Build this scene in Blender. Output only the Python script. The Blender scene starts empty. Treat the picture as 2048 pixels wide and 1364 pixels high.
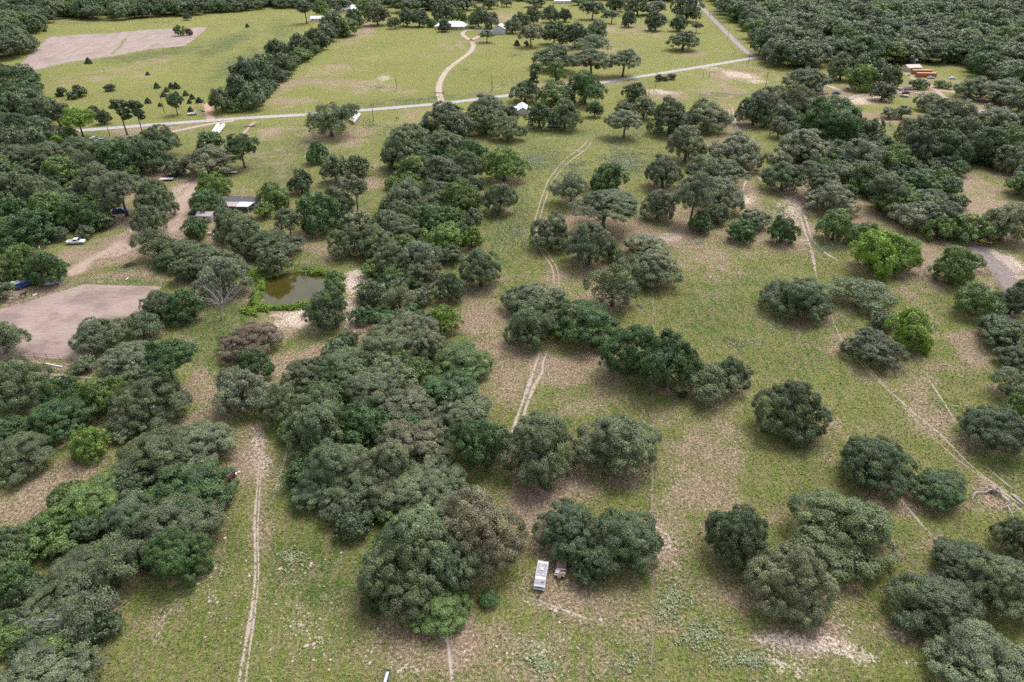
import bpy, bmesh, math, random
import numpy as np
from mathutils import Vector, Matrix

# ------------------------------------------------------------------ camera, world, sun, exposure
scene = bpy.context.scene
COL = scene.collection
H = 94.0                                   # drone height above the pasture
PITCH = math.radians(32.4)                 # tilt below the horizon
FPX, CX, CY = 1373.0, 1024.0, 682.0        # focal length and centre for a 2048 x 1364 frame
cam = bpy.data.cameras.new('camera'); cam.sensor_width = 36.0; cam.lens = FPX / 2048 * 36
cam.clip_start = 1.0; cam.clip_end = 20000
co = bpy.data.objects.new('camera', cam); COL.objects.link(co)
co.location = (0, 0, H); co.rotation_euler = (math.pi / 2 - PITCH, 0, 0)
scene.camera = co

SUN_EL, SUN_AZ = math.radians(60), math.radians(35)
w = bpy.data.worlds.new('World'); scene.world = w; w.use_nodes = True
nt = w.node_tree; nt.nodes.clear()
sky = nt.nodes.new('ShaderNodeTexSky'); sky.sky_type = 'NISHITA'; sky.sun_disc = False
sky.sun_elevation = SUN_EL; sky.sun_rotation = SUN_AZ; sky.air_density = 1.0; sky.dust_density = 4.0; sky.ozone_density = 1.0
hs = nt.nodes.new('ShaderNodeHueSaturation'); hs.inputs['Saturation'].default_value = 0.38
bg = nt.nodes.new('ShaderNodeBackground'); bg.inputs['Strength'].default_value = 0.14
ow = nt.nodes.new('ShaderNodeOutputWorld')
nt.links.new(sky.outputs[0], hs.inputs['Color']); nt.links.new(hs.outputs[0], bg.inputs['Color']); nt.links.new(bg.outputs[0], ow.inputs['Surface'])
sl = bpy.data.lights.new('sun', 'SUN'); sl.energy = 1.1; sl.angle = math.radians(30); sl.color = (1.0, 0.975, 0.94)
so = bpy.data.objects.new('sun', sl); COL.objects.link(so)
so.rotation_euler = (math.pi / 2 - SUN_EL, 0, math.pi - SUN_AZ)
scene.view_settings.view_transform = 'Standard'; scene.view_settings.look = 'None'
scene.view_settings.gamma = 1.0; scene.view_settings.use_curve_mapping = False
scene.view_settings.exposure = 0.95
scene.cycles.adaptive_threshold = 0.02; scene.cycles.max_bounces = 4; scene.cycles.diffuse_bounces = 2; scene.cycles.glossy_bounces = 2
scene.cycles.transmission_bounces = 2; scene.cycles.transparent_max_bounces = 8; scene.cycles.volume_bounces = 0
scene.cycles.use_denoising = False; scene.render.filter_size = 1.2

# ------------------------------------------------------------------ survey: photo pixel -> place on the ground
SP, CP = math.sin(PITCH), math.cos(PITCH)
def ray(px, py):
    u = -(py - CY) / FPX
    return np.array([(px - CX) / FPX, CP + u * SP, -SP + u * CP])
def at(px, py, z=0.0):
    d = ray(px, py); t = (z - H) / d[2]
    return np.array([d[0] * t, d[1] * t, z])
def G(px, py):
    p = at(px, py); return (float(p[0]), float(p[1]))
def ppm(px, py):                            # pixels per metre at a ground pixel
    d = ray(px, py); return FPX * (-d[2]) / H
def to_px(x, y, z=0.0):
    dz = z - H
    depth = y * CP - dz * SP
    up = y * SP + dz * CP
    return CX + FPX * x / depth, CY - FPX * up / depth

# ------------------------------------------------------------------ materials
MATS = {}
def new_mat(name):
    m = bpy.data.materials.new(name); m.use_nodes = True
    n = m.node_tree; n.nodes.clear()
    out = n.nodes.new('ShaderNodeOutputMaterial'); b = n.nodes.new('ShaderNodeBsdfPrincipled')
    n.links.new(b.outputs[0], out.inputs['Surface'])
    MATS[name] = m
    return m, n, b, out
class NB:                                   # tiny node builder
    def __init__(s, tree): s.t = tree; s.L = tree.links
    def n(s, kind, **kw):
        nd = s.t.nodes.new(kind)
        for k, v in kw.items(): setattr(nd, k, v)
        return nd
    def put(s, sock, v):
        if isinstance(v, bpy.types.NodeSocket): s.L.new(v, sock)
        elif v is not None:
            if isinstance(v, (tuple, list)) and len(v) == 3 and sock.type == 'RGBA': v = (*v, 1)
            sock.default_value = v
    def noise(s, vec, scale, detail=3, rough=0.55, dist=0.0):
        nd = s.n('ShaderNodeTexNoise'); s.put(nd.inputs['Vector'], vec)
        nd.inputs['Scale'].default_value = scale; nd.inputs['Detail'].default_value = detail
        nd.inputs['Roughness'].default_value = rough; nd.inputs['Distortion'].default_value = dist
        return nd.outputs['Fac']
    def math(s, op, a, b=0.0, c=None, clamp=False):
        nd = s.n('ShaderNodeMath', operation=op, use_clamp=clamp)
        s.put(nd.inputs[0], a); s.put(nd.inputs[1], b)
        if c is not None: s.put(nd.inputs[2], c)
        return nd.outputs[0]
    def rng(s, v, a, b, c=0.0, d=1.0, smooth=True):
        nd = s.n('ShaderNodeMapRange', interpolation_type='SMOOTHSTEP' if smooth else 'LINEAR')
        s.put(nd.inputs[0], v)
        for i, q in enumerate((a, b, c, d)): s.put(nd.inputs[1 + i], q)
        return nd.outputs[0]
    def mix(s, f, a, b, blend='MIX'):
        nd = s.n('ShaderNodeMix', data_type='RGBA', blend_type=blend)
        s.put(nd.inputs[0], f); s.put(nd.inputs[6], a); s.put(nd.inputs[7], b)
        return nd.outputs[2]
    def attr(s, name, kind='GEOMETRY'):
        nd = s.n('ShaderNodeAttribute', attribute_name=name, attribute_type=kind)
        return nd
    def pos(s): return s.n('ShaderNodeNewGeometry').outputs['Position']
    def obj(s): return s.n('ShaderNodeTexCoord').outputs['Object']
    def bump(s, h, strength, dist=0.1):
        nd = s.n('ShaderNodeBump'); nd.inputs['Strength'].default_value = strength; nd.inputs['Distance'].default_value = dist
        s.put(nd.inputs['Height'], h); return nd.outputs['Normal']

def simple(name, col, rough=0.6, metal=0.0, vary=0.25, scale=3.0, bump=0.0, dirt=None, dirt_amt=0.5, dscale=1.2):
    m, n, b, o = new_mat(name); k = NB(n); v = k.obj()
    f = k.noise(v, scale, 4)
    c = k.mix(f, tuple(x * (1 - vary) for x in col), tuple(min(1, x * (1 + vary)) for x in col))
    if dirt is not None:
        f2 = k.rng(k.noise(v, dscale, 5, 0.65), 0.62 - 0.3 * dirt_amt, 0.75 - 0.2 * dirt_amt)
        c = k.mix(f2, c, dirt)
    k.put(b.inputs['Base Color'], c); b.inputs['Roughness'].default_value = rough; b.inputs['Metallic'].default_value = metal
    if bump: k.put(b.inputs['Normal'], k.bump(k.noise(v, scale * 3, 4), bump, 0.05))
    return m

# foliage: the tree's own tint comes from the object's colour, leaves and sprays vary round it
def leaf_mat(name, transl=0.22, inst=False):
    m, n, b, out = new_mat(name); k = NB(n)
    oi = k.n('ShaderNodeObjectInfo')
    var = k.attr('var').outputs['Fac']
    v = k.obj()
    patch = k.noise(k.mix(1.0, v, oi.outputs['Location'], 'ADD'), 1.7, 2)
    br = k.math('MULTIPLY', k.rng(var, 0, 1, 0.45, 1.65, False), k.rng(patch, 0.3, 0.7, 0.80, 1.22))
    c = k.mix(1.0, k.attr('tint', 'INSTANCER').outputs['Color'] if inst else oi.outputs['Color'], k.mix(var, (0.92, 0.98, 1.0), (1.08, 1.03, 0.82)), 'MULTIPLY')
    cc = k.n('ShaderNodeCombineColor'); [k.put(cc.inputs[i], br) for i in range(3)]
    c = k.mix(1.0, c, cc.outputs[0], 'MULTIPLY')
    k.put(b.inputs['Base Color'], c); b.inputs['Roughness'].default_value = 0.48
    b.inputs['Specular IOR Level'].default_value = 0.5
    tr = k.n('ShaderNodeBsdfTranslucent'); k.put(tr.inputs['Color'], k.mix(1.0, c, (1.0, 1.05, 0.6), 'MULTIPLY'))
    mx = k.n('ShaderNodeMixShader'); mx.inputs[0].default_value = transl
    k.L.new(b.outputs[0], mx.inputs[1]); k.L.new(tr.outputs[0], mx.inputs[2]); k.L.new(mx.outputs[0], out.inputs['Surface'])
    return m
leaf_mat('leaf'); leaf_mat('leaf_mass', 0.22, True)
def bark_mat(name, a, b_):
    m, n, b, out = new_mat(name); k = NB(n); v = k.obj()
    f = k.noise(v, 9, 5, 0.7)
    k.put(b.inputs['Base Color'], k.mix(k.rng(f, 0.3, 0.7), a, b_)); b.inputs['Roughness'].default_value = 0.9
    k.put(b.inputs['Normal'], k.bump(f, 0.6, 0.05))
bark_mat('bark', (0.07, 0.055, 0.045), (0.16, 0.135, 0.115))
bark_mat('dead_wood', (0.24, 0.215, 0.20), (0.46, 0.43, 0.405))
bark_mat('brush_wood', (0.28, 0.20, 0.14), (0.52, 0.41, 0.30))
bark_mat('post_wood', (0.12, 0.09, 0.07), (0.24, 0.19, 0.15))

simple('white_metal', (0.60, 0.61, 0.64), 0.45, 0.1, 0.05, 0.8, dirt=(0.5, 0.49, 0.48), dirt_amt=0.3)
simple('grey_metal', (0.50, 0.53, 0.60), 0.45, 0.1, 0.08, 0.8, dirt=(0.4, 0.4, 0.42), dirt_amt=0.3)
simple('white_wall', (0.70, 0.69, 0.68), 0.7, 0, 0.06, 1)
simple('pale_wall', (0.52, 0.48, 0.47), 0.7, 0, 0.1, 1)
simple('mauve_roof', (0.37, 0.32, 0.33), 0.8, 0, 0.14, 2, dirt=(0.25, 0.2, 0.19), dirt_amt=0.4)
simple('dark_shingle', (0.085, 0.08, 0.095), 0.8, 0, 0.2, 2)
simple('rust_orange', (0.38, 0.145, 0.07), 0.7, 0, 0.18, 0.8, dirt=(0.27, 0.09, 0.05), dirt_amt=0.5)
simple('orange_roof', (0.52, 0.25, 0.13), 0.6, 0, 0.12, 0.8)
simple('tan_roof', (0.60, 0.47, 0.40), 0.7, 0, 0.12, 1)
simple('blue_tarp', (0.05, 0.16, 0.45), 0.5, 0, 0.15, 1)
simple('cyan_tarp', (0.22, 0.55, 0.62), 0.5, 0, 0.15, 1)
simple('window_glass', (0.03, 0.035, 0.045), 0.12, 0, 0.1, 1)
simple('rubber', (0.025, 0.025, 0.025), 0.85)
simple('steel', (0.32, 0.32, 0.33), 0.5, 0.4, 0.2, 2)
simple('rusty_pipe', (0.16, 0.085, 0.075), 0.75, 0, 0.3, 3)
simple('pole_wood', (0.09, 0.07, 0.06), 0.85, 0, 0.3, 3)
simple('plank_wood', (0.42, 0.29, 0.26), 0.85, 0, 0.3, 4, dirt=(0.24, 0.17, 0.17), dirt_amt=0.7)
simple('pale_plank', (0.60, 0.50, 0.45), 0.8, 0, 0.2, 4)
simple('hay_wrap_white', (0.66, 0.68, 0.60), 0.45, 0, 0.1, 1.5, bump=0.4, dirt=(0.5, 0.52, 0.36), dirt_amt=0.5)
simple('hay_wrap_grey', (0.55, 0.51, 0.57), 0.45, 0, 0.12, 1.5, bump=0.4, dirt=(0.38, 0.33, 0.36), dirt_amt=0.5)
simple('hay', (0.40, 0.29, 0.17), 0.95, 0, 0.3, 5)
simple('yellow_paint', (0.62, 0.36, 0.03), 0.5, 0, 0.15, 2, dirt=(0.25, 0.16, 0.07), dirt_amt=0.5)
simple('concrete', (0.48, 0.46, 0.43), 0.85, 0, 0.15, 2)
simple('limestone', (0.40, 0.345, 0.285), 0.9, 0, 0.2, 4, bump=0.5, dirt=(0.42, 0.36, 0.29), dirt_amt=0.4, dscale=4)
simple('flaking_white', (0.50, 0.50, 0.56), 0.7, 0, 0.12, 3, dirt=(0.20, 0.19, 0.22), dirt_amt=0.95, dscale=5.5)
for nm, c in dict(paint_white=(0.72, 0.73, 0.75), paint_silver=(0.45, 0.47, 0.52), paint_black=(0.02, 0.022, 0.03), paint_blue=(0.03, 0.07, 0.22),
                  paint_navy=(0.03, 0.045, 0.09), paint_maroon=(0.20, 0.02, 0.06), paint_skyblue=(0.35, 0.52, 0.60), paint_red=(0.45, 0.05, 0.03),
                  paint_green=(0.05, 0.10, 0.09), paint_purple=(0.28, 0.24, 0.42), paint_orange=(0.75, 0.16, 0.05)).items():
    simple(nm, c, 0.35, 0, 0.06, 1.5)
for nm, c in dict(coat_black=(0.02, 0.017, 0.016), coat_brown=(0.09, 0.045, 0.02)).items(): simple(nm, c, 0.7, 0, 0.2, 3)
simple('coat_pinto', (0.62, 0.56, 0.52), 0.7, 0, 0.08, 3, dirt=(0.16, 0.075, 0.05), dirt_amt=0.75, dscale=1.3)

# ------------------------------------------------------------------ mesh helpers
class MB:
    def __init__(s): s.v = []; s.f = []
    def add(s, vs, fs):
        o = len(s.v); s.v += [tuple(map(float, p)) for p in vs]; s.f += [tuple(i + o for i in f) for f in fs]; return s
    def box(s, c, d, rz=0.0, taper=1.0, tilt=0.0):
        x, y, z = d[0] / 2, d[1] / 2, d[2] / 2
        vs = [(sx * x * (taper if sz > 0 else 1), sy * y * (taper if sz > 0 else 1), sz * z) for sz in (-1, 1) for sx, sy in ((-1, -1), (1, -1), (1, 1), (-1, 1))]
        M = Matrix.Translation(c) @ Matrix.Rotation(rz, 4, 'Z') @ Matrix.Rotation(tilt, 4, 'Y')
        return s.add([M @ Vector(p) for p in vs], [(0, 3, 2, 1), (4, 5, 6, 7), (0, 1, 5, 4), (1, 2, 6, 5), (2, 3, 7, 6), (3, 0, 4, 7)])
    def tube(s, pts, rads, n=6, cap=True):
        pts = [Vector(p) for p in pts]; rings = []; vs = []; fs = []
        for i, p in enumerate(pts):
            t = (pts[min(i + 1, len(pts) - 1)] - pts[max(i - 1, 0)]).normalized()
            a = t.cross(Vector((0, 0, 1)) if abs(t.z) < 0.9 else Vector((1, 0, 0))).normalized(); b = t.cross(a)
            for k in range(n):
                q = 2 * math.pi * k / n
                vs.append(p + (a * math.cos(q) + b * math.sin(q)) * rads[i])
        for i in range(len(pts) - 1):
            for k in range(n):
                fs.append((i * n + k, i * n + (k + 1) % n, (i + 1) * n + (k + 1) % n, (i + 1) * n + k))
        if cap: fs += [tuple(range(n))[::-1], tuple(range((len(pts) - 1) * n, len(pts) * n))]
        return s.add(vs, fs)
    def prism(s, prof, y0, y1):                 # profile in x,z extruded along y
        n = len(prof); vs = [(x, y0, z) for x, z in prof] + [(x, y1, z) for x, z in prof]
        fs = [tuple(range(n)), tuple(range(n, 2 * n))[::-1]] + [(i, i + n, (i + 1) % n + n, (i + 1) % n) for i in range(n)]
        return s.add(vs, fs)
    def mesh(s, name, mat, smooth=False):
        me = bpy.data.meshes.new(name); me.from_pydata(s.v, [], s.f)
        me.materials.append(MATS[mat]); 
        if smooth: me.shade_smooth()
        me.validate(); return me
    def build(s, name, mat, parent=None, smooth=False):
        return link(name, s.mesh(name, mat, smooth), parent)
def link(name, me, parent=None):
    o = bpy.data.objects.new(name, me); COL.objects.link(o)
    if parent is not None: o.parent = parent
    return o
def tag(o, label=None, cat=None, group=None, kind=None):
    if label: o['label'] = label
    if cat: o['category'] = cat
    if group: o['group'] = group
    if kind: o['kind'] = kind
    return o
def thing(name, label, cat, loc=(0, 0, 0), rz=0.0, group=None):
    o = bpy.data.objects.new(name, None); COL.objects.link(o); o.empty_display_size = 0.5
    o.location = loc if len(loc) == 3 else (*loc, 0); o.rotation_euler.z = rz
    return tag(o, label, cat, group)
def np_mesh(name, V, F, mat, attrs=None, smooth=False):      # V (n,3), F (m,k) quads or triangles
    me = bpy.data.meshes.new(name); k = F.shape[1]
    me.vertices.add(len(V)); me.vertices.foreach_set('co', np.ascontiguousarray(V, np.float32).ravel())
    me.loops.add(F.size); me.loops.foreach_set('vertex_index', np.ascontiguousarray(F, np.int32).ravel())
    me.polygons.add(len(F)); me.polygons.foreach_set('loop_start', np.arange(0, F.size, k, dtype=np.int32))
    me.polygons.foreach_set('loop_total', np.full(len(F), k, np.int32))
    for nm, a in (attrs or {}).items():
        at_ = me.attributes.new(nm, 'FLOAT', 'POINT'); at_.data.foreach_set('value', np.ascontiguousarray(a, np.float32))
    me.materials.append(MATS[mat]); me.update(calc_edges=True)
    if smooth: me.shade_smooth()
    return me
def copy_thing(o, loc, rz, scale=None):
    r = o.copy(); COL.objects.link(r); r.location = loc; r.rotation_euler.z = rz
    if scale: r.scale = scale
    for ch in list(o.children):
        c = ch.copy(); COL.objects.link(c); c.parent = r
        for g in list(ch.children):
            d = g.copy(); COL.objects.link(d); d.parent = c
    return r
def leaves(P, N, L, W, rng, jit=0.55):
    """diamond leaf sprays at points P facing N"""
    n = len(P); N = N + rng.normal(0, jit, (n, 3)); N /= np.linalg.norm(N, axis=1)[:, None] + 1e-9
    A = np.cross(N, rng.normal(0, 1, (n, 3))); A /= np.linalg.norm(A, axis=1)[:, None] + 1e-9
    B = np.cross(N, A); s = rng.uniform(0.7, 1.3, n)[:, None]
    V = np.stack([P - A * L * s, P + B * W * s, P + A * L * s, P - B * W * s], 1).reshape(-1, 3)
    F = np.arange(4 * n).reshape(n, 4)
    return V, F

# ------------------------------------------------------------------ tree survey: crown boxes (left, top, right, bottom) in photo pixels
# tones: o grey-green oak, d dark oak, l pale silvery oak, g mid-green, m deep green, y yellow-green, p pine, c cedar, s shrub
CROWNS = """
349 50 372 71 g;370 57 385 70 r;366 27 382 40 d;170 115 184 127 c;86 57 93 63 c;490 47 498 56 c;113 174 132 196 s;135 183 158 198 s;145 170 172 194 s;
210 168 230 182 s;291 143 299 150 c;307 165 319 179 c;328 174 338 184 c;336 165 348 177 c;345 164 359 178 c;321 183 333 193 c;347 182 357 190 c;
365 181 376 192 c;378 188 389 198 c;374 198 383 207 c;391 194 405 205 c;289 195 302 206 c;316 205 324 213 c;376 213 386 225 c;
335 186 368 226 m 230;131 214 193 262 y 276;174 211 197 238 d;192 220 222 250 d;225 200 274 252 p 270;262 202 300 250 p 268;124 257 156 282 g;88 268 128 285 y;
0 132 75 180 m;5 160 75 208 m;40 178 88 215 o;0 186 55 238 o;55 198 105 250 o;85 200 145 256 o;0 225 70 285 d;50 235 112 290 o;
418 178 468 232 o;455 152 510 218 d;478 168 533 226 o;462 118 520 180 d;492 112 545 168 o;512 108 548 178 o;530 80 578 146 d;545 108 590 148 o;
575 70 625 126 d;580 96 620 124 g;610 58 655 106 d;635 50 675 82 o;640 25 692 76 o;662 36 716 72 g;690 20 728 54 d;
593 2 632 34 d 47;625 0 662 30 g;650 -6 702 22 d;730 6 778 58 o;710 -4 762 26 g;776 35 804 57 o;795 18 832 56 o;820 20 856 56 o;853 38 873 54 g;
862 5 912 46 d;875 40 904 63 d;912 22 936 46 g;935 15 978 56 o;966 26 1000 56 l;965 -4 995 17 o;1000 -4 1026 13 o;900 -6 952 12 o;780 -6 842 18 d;830 -6 882 15 d;
550 -4 590 10 o;510 -4 534 19 l;957 60 990 80 o 85;1008 38 1042 66 o;1026 25 1062 61 o;1048 14 1087 49 o;1085 12 1120 45 o;1115 18 1143 43 d;
1050 -6 1090 10 o;1142 -5 1172 10 o;1162 4 1208 34 d 39;1205 22 1242 43 o 47;1212 -6 1252 22 d;1242 25 1273 59 d;1250 -4 1302 31 o;1290 25 1333 61 d;1285 4 1332 29 o;
1340 32 1374 62 d;1345 -6 1403 42 d;1382 45 1404 61 d 66;1332 62 1400 104 o 100;1038 50 1086 88 l 94;1085 45 1132 100 d;1120 48 1182 96 d;1170 42 1216 76 o;
1152 70 1222 110 o;1065 92 1150 142 o;1143 98 1222 148 o 152;1212 98 1281 146 l 153;1028 80 1040 97 c;1048 82 1058 92 s;
1053 130 1092 172 p 202;1092 125 1132 168 g;1018 160 1082 206 o;1003 212 1038 258 d;1078 166 1148 216 g;1136 145 1206 228 m;1172 203 1206 252 m;1245 165 1295 204 d;
1310 149 1324 162 s;1335 148 1351 159 s;1322 152 1338 161 s;1052 206 1106 270 d;1098 200 1162 270 o;1213 220 1284 270 l 276;1230 205 1272 232 d;1265 195 1312 256 o;
1300 200 1382 272 d;1372 203 1462 266 o;1475 190 1542 260 d;1500 174 1570 238 l;1555 170 1630 236 l;1536 205 1590 262 l;1565 138 1658 184 d;1605 198 1720 292 m;1715 238 1768 282 d;
1536 235 1580 302 l;1550 258 1656 332 l;1640 226 1680 262 o;1655 108 1712 166 o;1700 106 1762 168 o;1695 130 1750 182 g;1745 132 1802 184 d;1740 165 1791 202 d;1820 157 1857 178 m;1870 160 1901 176 g;
1760 216 1797 238 o;1785 210 1824 238 o;1830 188 1892 224 o;1860 196 1946 248 o;1910 155 1976 198 o;1960 160 2050 204 o;1940 215 2036 264 o;1966 208 1992 229 l;
2018 190 2062 226 d;1796 232 1862 300 o;1840 236 1902 300 d;1885 236 1950 310 o;1650 280 1690 320 o;1680 278 1762 342 l;1757 290 1824 346 g;1800 258 1875 352 d;1860 262 1938 352 d;
1935 255 2016 352 d;1980 252 2060 332 g;1998 285 2066 384 l;1530 302 1582 362 l;1526 325 1606 388 o;1588 325 1666 384 o 393;1655 330 1712 372 l;1614 362 1710 432 l;
1698 325 1756 402 o;1730 345 1802 412 o 420;1755 380 1838 438 g;1800 338 1874 390 m;1780 380 1842 422 d;1828 378 1897 412 d;1893 388 1934 420 m;
1778 405 1862 462 l;1828 403 1926 472 d;1848 430 1902 484 g;1634 418 1705 488 m2;1534 433 1593 502 m;1700 442 1757 487 g;1703 460 1795 556 y;1762 475 1836 566 y;
1868 490 1952 592 g;1915 566 1998 642 g;1990 572 2062 640 d;1906 430 1986 490 g;1960 405 2062 492 l;2026 556 2074 606 d;
1334 252 1412 330 l;1424 270 1527 342 l;1288 310 1366 382 o;1372 312 1487 382 o;1344 345 1422 440 l 448;1395 355 1482 432 l;1283 375 1352 468 l;
1103 345 1182 416 l;1180 325 1252 388 m;1142 375 1272 448 d 458;1377 420 1426 482 m;1412 405 1458 452 o;1456 440 1508 487 m;1482 420 1542 462 o;
1063 432 1142 506 o;1128 442 1228 548 o;1205 488 1242 528 o;1243 465 1332 522 l;1248 500 1362 584 o;1178 530 1276 628 o;968 297 1050 368 y2;
615 207 709 286 o 272;610 284 656 342 m;578 342 626 396 d;640 310 702 372 o;690 310 742 356 o;688 350 740 412 l 426;520 365 578 418 g;510 405 552 438 y2;
553 415 608 472 o 484;595 385 682 488 m;640 372 712 452 o;500 460 598 520 o;518 494 577 552 o;455 440 532 532 o;685 420 747 462 l;662 452 730 534 o;718 450 792 534 o;
762 262 852 346 o;775 248 862 302 o;848 262 922 312 o;788 310 862 372 g;763 290 812 352 m;838 310 932 382 o;913 280 972 332 m;898 300 967 368 o;
788 345 852 388 y2;868 330 932 378 g;778 362 852 432 l;843 360 907 412 o;888 360 957 428 g;838 382 902 424 o;763 400 832 462 o;748 420 832 484 o;
828 405 912 468 m;903 415 934 448 y2;845 448 926 517 y2;918 450 967 508 y2;788 480 877 562 l;743 485 812 562 o;798 520 877 584 o;715 562 775 642 o;765 560 832 640 l;
868 545 932 622 d;918 497 1004 592 o;964 365 1032 442 o;848 205 937 268 o;933 190 1022 252 o;943 215 1002 292 o;893 225 947 284 l;983 235 1047 284 o;
0 255 55 312 o;48 256 107 312 o;0 290 77 344 o;48 285 142 342 o;118 276 185 330 o;172 274 242 326 o;203 285 282 352 m;262 282 342 350 d;278 252 357 318 o;138 300 202 364 o;83 310 172 374 g;163 325 242 404 o;
0 345 62 424 o;38 350 122 424 o;58 380 152 464 g;0 395 52 474 m;18 420 112 494 m;98 402 160 494 m;150 400 212 496 m;148 340 212 404 o;203 340 292 420 l 432;273 355 342 424 o;
278 375 352 444 o;266 410 337 474 o;273 455 352 524 o;393 265 447 306 m;368 293 477 356 l;328 318 377 354 o;455 268 517 324 m 336;393 345 457 404 y2;383 380 447 432 m;
425 412 508 490 o;395 512 492 606 l;368 435 414 486 m;313 480 412 540 d;338 516 392 568 o;372 490 472 562 o;0 475 42 524 m;8 488 80 580 g;60 500 136 584 m;-30 520 22 574 o;-30 560 27 606 o;
-40 642 49 722 o;145 630 256 708 o;245 620 322 684 o;283 580 350 660 o;330 578 402 664 m;198 680 312 750 l;138 710 192 744 o;238 728 312 784 o;298 675 397 758 m 786;
445 640 562 712 t;478 700 547 838 m;424 732 540 842 l;98 752 172 856 m;160 750 242 850 g;73 790 192 878 m;-20 715 102 834 o;-20 825 62 886 m;-30 862 102 964 o;
143 855 214 938 y2;213 840 272 884 o;235 748 372 864 o;283 738 357 794 g;238 845 402 954 o;328 840 467 944 l;
53 1010 152 1100 g;118 958 242 1054 g;298 925 462 998 m;213 980 332 1084 o;268 975 432 1114 o;303 1060 412 1190 m;328 1020 432 1112 o;
93 1090 222 1184 o;178 1080 292 1192 o;58 1140 182 1234 o;-30 1050 62 1154 o;-30 1130 57 1224 m;118 1180 226 1312 l;48 1220 132 1294 o;-40 1230 52 1304 g;
-30 1280 172 1390 l;60 1275 130 1350 o;140 1300 192 1390 m;610 578 697 672 d;646 540 693 585 m2;755 620 877 694 l;860 612 918 692 y;708 655 832 734 o;813 655 887 734 l;
643 690 732 748 o;638 700 740 782 o;720 705 832 790 o;563 715 652 784 o;868 685 977 764 m2;848 740 952 804 m;688 730 822 814 o;523 770 612 884 o;600 768 692 880 o;568 800 682 944 o;
678 800 772 884 m;758 775 872 854 l;758 830 907 944 t2;868 790 982 874 o;898 830 1012 964 m;598 880 722 1004 o;698 880 832 1014 l;798 920 922 1014 o;
588 930 702 1014 o;648 930 782 1044 o;758 940 902 1034 o;858 968 1047 1154 t2;735 1008 917 1194 o;723 1070 882 1234 o;838 1060 962 1194 o;
723 1160 792 1238 m;818 1165 932 1228 g;955 1180 996 1212 m;998 828 1152 978 o;1150 820 1312 964 o;
1008 565 1112 624 o;1038 580 1147 664 o;1013 610 1102 724 o;1103 598 1236 700 m;1150 630 1192 706 m;1203 650 1322 790 m;1270 668 1397 800 m;1368 725 1467 814 o;1423 715 1497 804 d;
1535 548 1663 648 d;1665 553 1777 614 o;1738 620 1792 664 o;1698 658 1802 738 d;1780 618 1866 738 y;1518 760 1653 890 d;1687 870 1822 992 d;
1712 920 1765 985 m;1823 936 1932 1010 m;1931 808 2058 918 d;2008 785 2062 862 y2;1983 733 2062 804 o;1953 628 2062 702 d;1993 690 2062 744 d;
1066 1003 1200 1122 d;1166 1016 1324 1160 d;1142 1095 1222 1174 d;1415 1012 1542 1172 d;1508 1088 1662 1248 l;1580 970 1792 1146 g2;
1873 1078 1992 1154 d;1988 1038 2070 1134 d;1788 1148 1962 1285 d;1872 1245 2062 1400 o;1928 1110 2070 1244 o
"""
TONE = dict(o=(0.116, 0.152, 0.084), d=(0.073, 0.108, 0.053), l=(0.160, 0.184, 0.122), g=(0.108, 0.170, 0.046), g2=(0.110, 0.146, 0.064), m=(0.060, 0.118, 0.038),
            m2=(0.112, 0.200, 0.066), y=(0.150, 0.250, 0.032), y2=(0.130, 0.208, 0.038), p=(0.082, 0.120, 0.052), c=(0.056, 0.086, 0.048), s=(0.075, 0.106, 0.058),
            r=(0.19, 0.11, 0.085), t=(0.180, 0.156, 0.116), t2=(0.170, 0.176, 0.114))
trees = []
def solve(x0, y0, x1, y1, tone, by=None):
    """crown box in the photo -> ground place, radius, half height and centre height of the crown"""
    cx = (x0 + x1) / 2; w_ = x1 - x0; h_ = y1 - y0
    zc = 4.0; ymid = (y0 + y1) / 2
    if by is not None:
        bx = cx
        for _ in range(6):
            g = at(bx, by); x_, _y = to_px(g[0], g[1], zc); bx += cx - x_
        g = at(bx, by); s = ppm(bx, by)
        th = math.atan2(H, g[1]); r = w_ / 2 / s
        for _ in range(8):
            depth = g[1] * CP + (H - zc) * SP; s = FPX / depth; r = w_ / 2 / s
            e = h_ / 2 / s; hz = math.sqrt(max((e ** 2 - (r * math.sin(th)) ** 2), 0.16 * r * r)) / math.cos(th); hz = min(max(hz, 0.45 * r), 1.3 * r)
            lo, hi = 0.0, 40.0
            for _k in range(30):
                mid = (lo + hi) / 2
                if to_px(g[0], g[1], mid)[1] > ymid: lo = mid
                else: hi = mid
            zc = max(lo, 0.5 * hz + 0.6)
        return dict(x=float(g[0]), y=float(g[1]), r=r, hz=hz, zc=zc, tone=tone, trunk=True)
    for _ in range(10):
        d = ray(cx, ymid); t = (zc - H) / d[2]; P = np.array([0, 0, H]) + d * t
        s = FPX / (t * 1.0); th = math.atan2(-d[2], d[1]); st, ct = math.sin(th), math.cos(th)
        r = w_ / 2 / s
        lo, hi = 0.58 * r, 1.15 * r
        for _k in range(25):
            hz = (lo + hi) / 2
            et = math.hypot(r * st, hz * ct); zs = max(-hz * hz * ct / et, -0.5 * hz)
            eb = r * math.sqrt(max(0, 1 - (zs / hz) ** 2)) * st - zs * ct
            if (et + eb) * s > h_: hi = hz
            else: lo = hz
        ymid = y0 + et * s
        zc = 0.5 * hz + 0.06 * r + 0.2
    return dict(x=float(P[0]), y=float(P[1]), r=r, hz=hz, zc=zc, tone=tone, trunk=False)
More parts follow.
